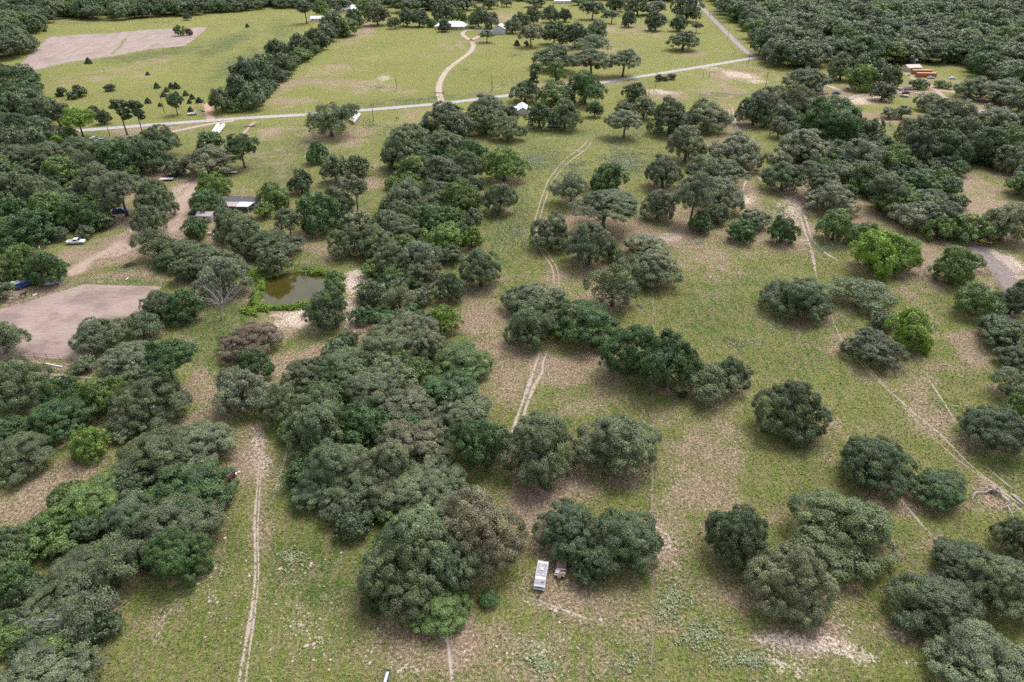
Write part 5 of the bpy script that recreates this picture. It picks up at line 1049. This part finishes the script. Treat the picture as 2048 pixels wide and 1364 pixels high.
def car(kind, label, px, rz, mat, cat='car', group=None):
    x, y = G(*px); t = thing({'pickup': 'pickup_truck', 'sedan': 'parked_car', 'van': 'parked_van'}[kind], label, cat, (x, y, 0), rz, group); W = 1.85
    if kind == 'sedan':
        L = 4.6; shell([(-2.3, .35), (2.3, .35), (2.28, .75), (1.0, .92), (-1.5, .95), (-2.28, .85)], W, mat, 'body', t, 1); cb = shell([(-1.75, .93), (1.05, .9), (.35, 1.40), (-1.05, 1.42)], W * .94, mat, 'cabin', t, .8, 1.2)
        for s_ in (-1, 1): MB().add([(-1.35, s_ * (W * .445), 1.02), (.75, s_ * (W * .445), 1.0), (.28, s_ * (W * .395), 1.32), (-.98, s_ * (W * .395), 1.33)], [(0, 1, 2, 3)]).build('side_window', 'window_glass', cb)
        MB().add([(1.04, -.72, .95), (1.04, .72, .95), (.44, .6, 1.38), (.44, -.6, 1.38)], [(0, 1, 2, 3)]).build('windscreen', 'window_glass', cb); MB().add([(-1.78, -.72, .97), (-1.78, .72, .97), (-1.14, .6, 1.40), (-1.14, -.6, 1.40)], [(0, 1, 2, 3)]).build('rear_window', 'window_glass', cb)
    elif kind == 'pickup':
        L = 5.5; W = 1.95; shell([(-2.75, .5), (2.75, .5), (2.72, 1.0), (1.3, 1.12), (-.55, 1.12), (-.55, .62), (-2.6, .62), (-2.6, 1.12), (-2.75, 1.12)], W, mat, 'body', t, 1)
        for s_ in (-1, 1): MB().box((-1.65, s_ * (W / 2 - .05), .86), (2.2, .1, .56)).build('bed_side', mat, t)
        cb = shell([(-.6, 1.1), (1.35, 1.1), (.75, 1.78), (-.4, 1.8)], W * .95, mat, 'cabin', t, .82, 1.4)
        for s_ in (-1, 1): MB().add([(-.45, s_ * .90, 1.2), (1.05, s_ * .90, 1.2), (.7, s_ * .80, 1.68), (-.35, s_ * .80, 1.68)], [(0, 1, 2, 3)]).build('side_window', 'window_glass', cb)
        MB().add([(1.38, -.78, 1.16), (1.38, .78, 1.16), (.84, .66, 1.74), (.84, -.66, 1.74)], [(0, 1, 2, 3)]).build('windscreen', 'window_glass', cb)
    for s_ in (-1, 1): MB().box((L / 2 - .02, s_ * W * .36, .72), (.08, .32, .16)).build('headlight', 'white_wall', t)
    wheels(t, L, W); return t
ang = lambda a, b: math.atan2(*(np.array(G(*b)) - np.array(G(*a)))[::-1])
car('pickup', 'blue pickup under the pale oak beside dirt lane', (242, 425), .2, 'paint_blue', 'truck'); car('pickup', 'dark pickup hitched before the flat trailer under oaks', (350, 354), .9, 'paint_navy', 'truck'); car('sedan', 'dark car beside the mauve-roofed shed', (391, 428), .1, 'paint_green')
car('sedan', 'silver car parked above the horses at left edge', (30, 572), 1.35, 'paint_silver'); car('pickup', 'blue car half hidden right of the silver car', (52, 573), .9, 'paint_blue', 'truck'); car('sedan', 'grey car under the big leafy tree by the arena', (102, 569), .4, 'paint_silver')
car('pickup', 'white pickup with blue load under deep green trees', (153, 487), .12, 'paint_white', 'truck'); car('sedan', 'silver car beside the nearer orange container', (1862, 157), -.05, 'paint_silver'); car('sedan', 'white car at wood edge right of orange containers', (1904, 158), 0, 'paint_white')
car('sedan', 'blue car on the grass at left of the junk yard', (1672, 188), 0, 'paint_blue'); car('sedan', 'silver wreck under trees at left of the blue car', (1648, 188), .6, 'paint_silver'); car('sedan', 'maroon car by the lane at far right', (1998, 213), -.1, 'paint_maroon'); car('sedan', 'white car at the right edge under the oaks', (2044, 230), .3, 'paint_white')
car('sedan', 'white car right of the blue tarp canopy', (955, 57), .1, 'paint_white'); car('pickup', 'white pickup in front of the barn trees', (967, 58), 1.2, 'paint_white', 'truck'); car('sedan', 'red car in the middle of the junk yard', (1812, 187), .15, 'paint_maroon'); car('pickup', 'dark jeep-like truck among junk beside weed bush', (1816, 180), .1, 'paint_purple', 'truck')
car('sedan', 'white car in the trees below the left road bend', (137, 286), .2, 'paint_white'); car('pickup', 'pale blue truck under trees below the road', (203, 284), .1, 'paint_skyblue', 'truck'); car('sedan', 'white car half hidden left of the pale blue truck', (190, 279), .1, 'paint_white'); car('sedan', 'white car among the junk at right of the yard lane', (1958, 200), .1, 'paint_white')
car('sedan', 'small purple-grey car left of the dirt lane', (214, 450), -.3, 'paint_purple')
# old white van
C4 = [at(px, py, 2.1)[:2] for px, py in ((1076, 1120), (1098, 1124), (1091, 1168), (1067, 1163))]
cen = np.mean(C4, 0); fw = (C4[2] + C4[3]) / 2 - (C4[0] + C4[1]) / 2; L = float(np.linalg.norm(fw)); Wv = float(np.linalg.norm(C4[1] - C4[0])); rz = math.atan2(fw[1], fw[0]); print('VAN', L, Wv)
t = thing('van', 'abandoned white van with flaking roof parked beside the oak', 'van', (float(cen[0]), float(cen[1]), 0), rz)
h2, w2 = L / 2, Wv / 2
shell([(-h2, .45), (h2, .45), (h2, 1.15), (h2 - .25, 1.3), (h2 - .85, 1.95), (h2 - 1.2, 2.08), (-h2 + .15, 2.1), (-h2, 1.95)], Wv, 'white_metal', 'body', t, .93, 1.5)
rf = MB().box((-.45, 0, 2.11), (L - 1.75, Wv * .86, .05)).build('roof', 'flaking_white', t)
for s_ in (-1, 1): MB().tube([(-h2 + .1, s_ * w2 * .91, 2.13), (h2 - 1.25, s_ * w2 * .91, 2.13)], [.035, .035], 6).build('drip_rail', 'white_metal', rf)
MB().box((-h2 + .12, 0, 2.13), (.06, Wv * .88, .06)).build('rear_rail', 'white_metal', rf)
vt = MB().box((-.5, .05, 2.19), (.62, .55, .12)).build('roof_vent', 'steel', rf); 
MB().box((-1.4, -.35, 2.15), (.18, .3, .05)).build('roof_patch', 'pale_wall', rf); MB().box((h2 - 1.55, .0, 2.145), (.05, Wv * .84, .03)).build('roof_seam', 'steel', rf)
MB().add([(h2 - .28, -w2 * .82, 1.34), (h2 - .28, w2 * .82, 1.34), (h2 - .83, w2 * .78, 1.92), (h2 - .83, -w2 * .78, 1.92)], [(0, 1, 2, 3)]).build('windscreen', 'pale_wall', t)
MB().box((h2 - .55, w2 * .45, 1.66), (.10, .42, .05), tilt=.8).build('wiper_cowl', 'rubber', t)
for s_ in (-1, 1):
    for xx in (-h2 + .9, -h2 + 2.0, h2 - 1.35): MB().box((xx, s_ * w2 * .975, 1.62), (.8, .05, .42)).build('side_window', 'window_glass', t)
    MB().box((h2 + .01, s_ * w2 * .68, .88), (.06, .26, .2)).build('headlight', 'steel', t)
MB().box((h2 + .06, 0, .58), (.16, Wv * .98, .18)).build('bumper', 'white_metal', t); MB().box((h2 + .0, 0, .9), (.05, Wv * .5, .25)).build('grille', 'rubber', t); MB().box((-h2 - .06, 0, .58), (.16, Wv * .98, .18)).build('bumper', 'white_metal', t)
wheels(t, L, Wv, .36)
# plank trailer by the van and what lies on and beside it
x, y = G(1122, 1135); t = thing('flatbed_trailer', 'rusty flatbed trailer with weathered planks half under the oak', 'trailer', (x, y, 0), rz)
for s_ in (-1, 1): MB().box((0, s_ * .85, .55), (4.6, .09, .14)).build('frame_rail', 'rusty_pipe', t)
for i in range(16): MB().box((-2.2 + i * .29, 0, .65 + (i % 3) * .006), (.26, 1.75, .045)).build('plank', 'plank_wood', t)
MB().tube([(2.3, 0, .55), (3.5, 0, .45)], [.06, .05], 6).build('tongue', 'rusty_pipe', t); wheels(t, 4.6, 2.1, .33, xs=(-.3,))
def loose(name, label, px, dims, rz, mat, z, cat):
    x, y = G(*px); t = thing(name, label, cat, (x, y, 0), rz); MB().box((0, 0, z + dims[2] / 2), dims).build('board', mat, t); MB().box((dims[0] * .3, 0, z + dims[2] + .02), (.08, dims[1] * .98, .035)).build('batten', mat, t); return t
loose('panel', 'bluish white panel lying beside trailer by the van', (1116, 1148), (.7, 1.0, .06), rz + 1.4, 'white_metal', .75, 'panel')
loose('plank_board', 'upper pale pink plank at the trailer end near the van', (1125, 1146), (1.2, .24, .06), .0 - .1, 'pale_plank', .9, 'plank'); loose('plank_board', 'lower pale pink plank at the trailer end near the van', (1124, 1152), (1.2, .24, .06), -.1, 'pale_plank', .75, 'plank')
x, y = G(1118, 1160); t = thing('barrel', 'dark rusty barrel in front of the plank trailer', 'barrel', (x, y, 0)); MB().tube([(0, 0, 0), (0, 0, .3), (0, 0, .32), (0, 0, .85)], [.29, .29, .31, .29], 12).build('drum', 'rusty_pipe', t); MB().tube([(0, 0, .85), (0, 0, .88)], [.31, .31], 12).build('rim', 'rusty_pipe', t)
# flat trailer and travel trailer
x, y = G(334, 361); t = thing('flatbed_trailer', 'pale flat trailer hitched to dark pickup beneath oaks', 'trailer', (x, y, 0), .1); MB().box((0, 0, .8), (5.2, 2.1, .12)).build('deck', 'pale_plank', t); MB().box((0, 0, .66), (5.0, 1.4, .12)).build('frame', 'rusty_pipe', t); MB().tube([(2.6, 0, .65), (3.8, 0, .5)], [.07, .05], 6).build('tongue', 'rusty_pipe', t); wheels(t, 5, 2.0, .33, xs=(-.7, .1))
x, y = G(462, 347); t = thing('flatbed_trailer', 'white low trailer under the oak right of dirt lane', 'trailer', (x, y, 0), .0); MB().box((0, 0, .7), (5.0, 1.9, .1)).build('deck', 'white_metal', t); MB().tube([(2.5, 0, .6), (3.5, 0, .5)], [.06, .05], 6).build('tongue', 'steel', t); wheels(t, 5, 2.0, .33, xs=(-.5,))
x, y = G(1110, 253); t = thing('travel_trailer', 'white travel trailer half hidden between oaks below the cottage', 'trailer', (x, y, 0), -.03)
shell([(-3.6, .5), (3.5, .5), (3.8, 1.2), (3.6, 2.5), (3.2, 2.75), (-3.3, 2.75), (-3.7, 2.4), (-3.75, 1.0)], 2.3, 'paint_white', 'body', t, .96, 2.5); MB().box((0, -1.165, 1.0), (7.0, .02, .3)).build('stripe', 'paint_navy', t)
for xx in (-2.4, -.6, 2.2): MB().box((xx, -1.165, 1.85), (1.0, .04, .6)).build('window', 'window_glass', t)
MB().box((1.0, -1.165, 1.5), (.65, .035, 1.7)).build('door', 'pale_wall', t); MB().box((-.5, 0, 2.83), (.9, .7, .2)).build('air_conditioner', 'white_metal', t); MB().tube([(3.7, 0, .55), (4.8, 0, .5)], [.07, .05], 6).build('tongue', 'steel', t); wheels(t, 6, 2.2, .34, xs=(-.5, .35))
# bulldozer
x, y = G(1968, 489); t = thing('bulldozer', 'yellow bulldozer with dark cab roof beside the gravel lane', 'bulldozer', (x, y, 0), 2.55)
for s_ in (-1, 1):
    tk = shell([(-1.9, .12), (-1.5, .0), (1.5, .0), (1.95, .25), (1.95, .65), (1.5, .95), (-1.5, .95), (-1.95, .7)], .5, 'rubber', 'track', t, 1); tk.location.y = s_ * .95
    for q in range(7): MB().tube([(-1.4 + q * .45, s_ * .95 + s_ * .25, .45), (-1.4 + q * .45, s_ * .95 + s_ * .29, .45)], [.17, .15], 8).build('roller', 'yellow_paint', t)
shell([(-1.9, .6), (1.7, .6), (1.75, 1.35), (.3, 1.45), (-1.9, 1.35)], 1.3, 'yellow_paint', 'hull', t, 1); shell([(.25, 1.3), (1.85, 1.3), (1.85, 1.75), (.25, 1.85)], .95, 'yellow_paint', 'hood', t, .95)
cbn = MB().box((-.65, 0, 1.85), (1.35, 1.3, 1.0)).build('cab', 'window_glass', t); MB().box((-.65, 0, 2.42), (1.6, 1.55, .12)).build('cab_roof', 'paint_black', cbn)
for sx in (-1, 1):
    for sy in (-1, 1): MB().box((-.65 + sx * .68, sy * .66, 1.85), (.09, .09, 1.1)).build('cab_post', 'yellow_paint', cbn)
shell([(2.35, .05), (2.55, .05), (2.42, .55), (2.6, 1.15), (2.45, 1.2), (2.28, .6)], 3.2, 'yellow_paint', 'blade', t, 1)
for s_ in (-1, 1): MB().box((1.4, s_ * 1.3, .45), (2.2, .12, .2)).build('push_arm', 'yellow_paint', t)
MB().tube([(1.2, .25, 1.75), (1.2, .25, 2.5)], [.06, .06], 8).build('exhaust', 'rusty_pipe', t)
# quad bike and heap by the thicket
x, y = G(463, 957); t = thing('quad_bike', 'dark red and black quad bike at the edge of lower left thicket', 'quad bike', (x, y, 0), 1.2)
shell([(-.9, .45), (.9, .45), (.95, .7), (.35, .85), (-.9, .8)], .6, 'paint_maroon', 'body', t, .9); MB().box((-.25, 0, .9), (.75, .32, .14)).build('seat', 'rubber', t); MB().box((.75, 0, .82), (.5, .75, .05)).build('front_rack', 'paint_black', t); MB().box((-.8, 0, .85), (.5, .75, .05)).build('rear_rack', 'paint_black', t); MB().tube([(.4, -.4, 1.08), (.45, 0, 1.0), (.4, .4, 1.08)], [.03, .03, .03], 5).build('handlebar', 'steel', t); wheels(t, 2.0, 1.15, .3)
def bag(label, px, mat, s_, seed):
    x, y = G(*px); bm = bmesh.new(); bmesh.ops.create_icosphere(bm, subdivisions=2, radius=s_); r = random.Random(seed)
    for v_ in bm.verts: v_.co.z = max(v_.co.z * .75, -.35 * s_) + .35 * s_; v_.co *= r.uniform(.88, 1.12)
    for v_ in bm.verts:
        if v_.co.z > .95 * s_: v_.co.x *= .4; v_.co.y *= .4; v_.co.z += .15 * s_
    me = bpy.data.meshes.new('sack'); bm.to_mesh(me); bm.free(); me.materials.append(MATS[mat]); o = link('rubbish_bag', me); o.location = (x, y, 0); tag(o, label, 'bag')
bag('dark rubbish bag above the quad bike', (466, 943), 'paint_navy', .5, 1); bag('white rubbish bag right of the quad bike', (471, 948), 'white_wall', .32, 2); bag('pink rubbish bag on the grass right of quad bike', (478, 945), 'pale_plank', .28, 3)
x, y = G(460, 995); t = thing('tyre', 'white tyre ring lying in grass below the quad bike', 'tyre', (x, y, 0)); bm = bmesh.new()
V_ = []; F2 = []; 
for i in range(16):
    for j in range(6): a, b_ = i * 6.2832 / 16, j * 6.2832 / 6; V_.append(((.3 + .1 * math.cos(b_)) * math.cos(a), (.3 + .1 * math.cos(b_)) * math.sin(a), .1 + .1 * math.sin(b_))); F2.append((i * 6 + j, ((i + 1) % 16) * 6 + j, ((i + 1) % 16) * 6 + (j + 1) % 6, i * 6 + (j + 1) % 6))
bm.free(); MB().add(V_, F2).build('tread', 'white_wall', t, True); MB().tube([(0, 0, .06), (0, 0, .1)], [.2, .2], 12).build('hub', 'rubber', t)
# feed trough at the bottom edge
pa, pb = at(777, 1343), at(768, 1376); d_ = pb - pa; L = float(np.linalg.norm(d_)); t = thing('feed_trough', 'long black-rimmed feed trough at the bottom edge', 'trough', (float((pa + pb)[0] / 2), float((pa + pb)[1] / 2), 0), math.atan2(d_[1], d_[0]))
MB().box((0, 0, .22), (L, .5, .06)).build('floor', 'grey_metal', t)
for s_ in (-1, 1): MB().box((0, s_ * .28, .33), (L, .06, .4)).build('long_rim', 'paint_black', t); MB().box((s_ * L / 2, 0, .33), (.07, .62, .4)).build('end_rim', 'paint_black', t)
for sx in (-.8, .8): MB().box((sx * L / 2, 0, .1), (.08, .5, .2)).build('leg', 'paint_black', t)
# hay rows
def hay_row(label, a, b_, r_, mat):
    p, q = at(*a), at(*b_); d = q - p; L = float(np.linalg.norm(d)); t = thing('hay_row', label, 'hay bales', (float(p[0]), float(p[1]), 0), math.atan2(d[1], d[0])); n = max(3, int(L / 1.5)); pts, rr = [], []
    for i in range(n):
        for f, m_ in ((.02, .90), (.12, 1), (.5, 1.02), (.88, 1), (.98, .90)): pts.append(((i + f) * L / n, 0, r_ * .93)); rr.append(r_ * m_)
    MB().tube(pts, rr, 14).build('wrap', mat, t, True)
    for s_, xx in ((-1, 0), (1, L)): MB().tube([(xx - s_ * .02, 0, r_ * .93), (xx + s_ * .05, 0, r_ * .93)], [r_ * .86, r_ * .82], 14).build('end_bale', 'hay', t)
hay_row('left one of two white-wrapped hay rows below the road', (427, 269), (437.5, 253.5), .95, 'hay_wrap_white'); hay_row('right one of two white-wrapped hay rows below the road', (435, 270), (448, 253.5), .95, 'hay_wrap_white')
hay_row('grey-wrapped hay row right of the lone roadside oak', (706, 249), (719, 232), .95, 'hay_wrap_grey'); hay_row('white-wrapped hay row partly behind the lone roadside oak', (701, 246), (712, 232), .9, 'hay_wrap_white')
# small things round the yards
def pipe(label, a, b_, r_, mat, z=.15, name='pipe'):
    p, q = at(*a), at(*b_); t = thing(name, label, 'pipe', (float(p[0]), float(p[1]), 0)); d = q - p; MB().tube([(0, 0, z), tuple(d + [0, 0, z])], [r_, r_], 8).build('shaft', mat, t); MB().tube([tuple(d * .98 + [0, 0, z]), tuple(d + [0, 0, z])], [r_ * 1.25, r_ * 1.25], 8).build('collar', mat, t)
pipe('long white pipe on the ground below the riding arena', (92, 728), (126, 735), .16, 'white_wall'); pipe('white upright pole under leafy trees at left', (80, 500), (80, 496), .12, 'white_wall', .6, 'pole'); pipe('short white pipe on grass above the riding arena', (252, 560), (257, 556), .12, 'white_wall')
pipe('dark iron bar on the ground right of left rocks', (765, 1285), (768, 1303), .06, 'rusty_pipe'); pipe('white board lying by the horses', (66, 592), (74, 588), .2, 'white_wall')
def junk(label, px, n, rad, mats, seed):
    x, y = G(*px); t = thing('scrap_heap', label, 'scrap heap', (x, y, 0)); r = random.Random(seed)
    for i in range(n):
        mb = MB(); sz = (r.uniform(.4, 1.6), r.uniform(.3, 1.0), r.uniform(.2, .8)); mb.box((0, 0, sz[2] / 2), sz, 0, r.uniform(.7, 1)); o = mb.build('scrap', r.choice(mats), t); a = r.random() * 6.28; q = rad * math.sqrt(r.random()); o.location = (q * math.cos(a) * 1.4, q * math.sin(a), r.uniform(0, .25)); o.rotation_euler = (r.uniform(-.2, .2), r.uniform(-.2, .2), r.random() * 6)
mx_ = ['white_metal', 'steel', 'rusty_pipe', 'paint_purple', 'white_wall', 'rubber']
junk('heap of white and dark scrap left of the weed bush', (1798, 179), 22, 3.2, mx_, 1); junk('rusty scrap heap beside the yard lane', (1850, 188), 24, 4.0, ['rusty_pipe', 'pale_plank', 'steel', 'rust_orange', 'white_wall'], 2); junk('white scrap heap under oaks right of yard lane', (1945, 197), 18, 3.6, ['white_wall', 'white_metal', 'steel', 'paint_skyblue'], 3)
junk('pale rubble heap at the wood edge left of weed bush', (1702, 180), 20, 4.0, ['concrete', 'limestone', 'plank_wood'], 4); junk('white junk beside the red gravel drive', (394, 224), 12, 2.6, ['white_wall', 'steel', 'paint_navy'], 5); junk('small heap of dark things left of the dirt lane', (218, 438), 10, 1.6, ['rubber', 'white_wall', 'rusty_pipe'], 6); junk('grey scrap right of silver wreck', (1812, 152), 10, 2.5, ['rusty_pipe', 'paint_maroon', 'steel'], 7); junk('pink clutter under the oak below mobile home', (425, 470), 9, 1.5, ['pale_plank', 'white_wall'], 8)
junk('teal and black scrap by the maroon car', (1978, 211), 12, 3.0, ['paint_skyblue', 'steel', 'rubber', 'white_wall'], 9)
def boat(label, px, rz, mat):
    x, y = G(*px); t = thing('boat', label, 'boat', (x, y, 0), rz); v_ = []; n = 7
    for i in range(n):
        f = i / (n - 1); xx = -2.6 + 5.2 * f; wd = .95 * (1 - max(0, f - .45) ** 2 * 3.1); v_ += [(xx, -wd, .95 + .2 * f), (xx, -wd * .6, .35 + .1 * f), (xx, wd * .6, .35 + .1 * f), (xx, wd, .95 + .2 * f)]
    f2 = [(4 * i + j, 4 * i + 4 + j, 4 * i + 5 + j, 4 * i + 1 + j) for i in range(n - 1) for j in range(3)] + [(0, 1, 2, 3), tuple(4 * (n - 1) + q for q in (3, 2, 1, 0))]
    MB().add(v_, f2).build('hull', mat, t); MB().box((-.2, 0, .8), (4.2, 1.3, .05)).build('deck', 'white_wall', t); MB().box((-.3, 0, 1.0), (.9, 1.2, .35)).build('console', 'white_metal', t); MB().box((0, 0, .2), (4, .9, .15)).build('cradle', 'rusty_pipe', t)
boat('pale blue boat on the grass of the junk yard', (1808, 194), 2.9, 'paint_skyblue'); boat('white boat beside the red gravel drive', (386, 230), .15, 'white_wall')

# ------------------------------------------------------------------ animals
def quadruped(name, label, px, rz, mat, s_=1.0, head_down=False, cat='horse'):
    x, y = G(*px)
    J = [(0, 0, 1.28, .27), (.45, 0, 1.30, .26), (-.45, 0, 1.30, .27), (.78, 0, 1.38, .20), (1.05, 0, 1.62, .14), (1.22, 0, 1.86, .12), (1.42, 0, 1.80, .10), (1.66, 0, 1.60, .07), (-.72, 0, 1.28, .20), (-.86, 0, 1.12, .06), (-.92, 0, .70, .05)]
    if head_down: J[4:8] = [(1.05, 0, 1.20, .14), (1.28, 0, .90, .11), (1.42, 0, .62, .10), (1.55, 0, .34, .07)]
    E = [(0, 1), (0, 2), (1, 3), (3, 4), (4, 5), (5, 6), (6, 7), (2, 8), (8, 9), (9, 10)]
    for sy in (-1, 1):
        b0 = len(J); J += [(.55, sy * .15, 1.05, .12), (.56, sy * .16, .62, .07), (.54, sy * .16, .30, .05), (.58, sy * .16, .04, .06)]; E += [(1, b0), (b0, b0 + 1), (b0 + 1, b0 + 2), (b0 + 2, b0 + 3)]
        b0 = len(J); J += [(-.52, sy * .16, 1.05, .15), (-.46, sy * .17, .78, .10), (-.66, sy * .17, .52, .065), (-.62, sy * .17, .26, .05), (-.58, sy * .17, .04, .06)]; E += [(2, b0), (b0, b0 + 1), (b0 + 1, b0 + 2), (b0 + 2, b0 + 3), (b0 + 3, b0 + 4)]
        b0 = len(J); J += [(1.20, sy * .08, J[5][2] + .16, .025)]; E += [(5, b0)]
    me = bpy.data.meshes.new(name); me.from_pydata([tuple(np.array(j[:3])) for j in J], E, []); me.materials.append(MATS[mat]); o = link(name, me); o.location = (x, y, 0); o.rotation_euler.z = rz; o.scale = (s_, s_, s_)
    sk = o.modifiers.new('skin', 'SKIN'); 
    for i, v_ in enumerate(me.skin_vertices[0].data): v_.radius = (J[i][3], J[i][3]); v_.use_root = (i == 0)
    sb = o.modifiers.new('subdivision', 'SUBSURF'); sb.levels = 1; sb.render_levels = 1; tag(o, label, cat, None); return o
quadruped('horse', 'brown and white pinto horse leftmost of the three horses', (25, 604), .3, 'coat_pinto'); quadruped('horse', 'brown and white pinto horse between pinto and black horse', (36, 599), .3, 'coat_pinto'); quadruped('horse', 'black horse at the edge of the riding arena', (48, 595), .25, 'coat_black'); quadruped('cow', 'brown cow standing on grass below the road', (795, 240), 3.0, 'coat_brown', .85, True, 'cow')
def bird(label, px, rz):
    x, y = G(*px); t = thing('bird', label, 'bird', (x, y, 0), rz); mb = MB(); mb.tube([(-.28, 0, .25), (-.1, 0, .3), (.12, 0, .36), (.22, 0, .42)], [.05, .12, .11, .05], 7); mb.tube([(.2, 0, .4), (.27, 0, .52), (.36, 0, .5)], [.05, .045, .015], 6); mb.build('body', 'coat_black', t, True); MB().box((-.38, 0, .24), (.26, .14, .03)).build('tail', 'coat_black', t)
    for s_ in (-1, 1): MB().tube([(0, s_ * .05, 0), (0, s_ * .05, .22)], [.012, .012], 4).build('leg', 'steel', t)
bird('upper of two black birds beside the pale foot trail', (882, 1247), 1.2); bird('lower of two black birds beside the pale foot trail', (876, 1257), 1.0); bird('black bird below the abandoned white van', (1077, 1196), .4); bird('black bird on the pale ground right of the fence line', (1400, 1068), .2); bird('black bird below the oak right of the van', (1164, 1176), .5)
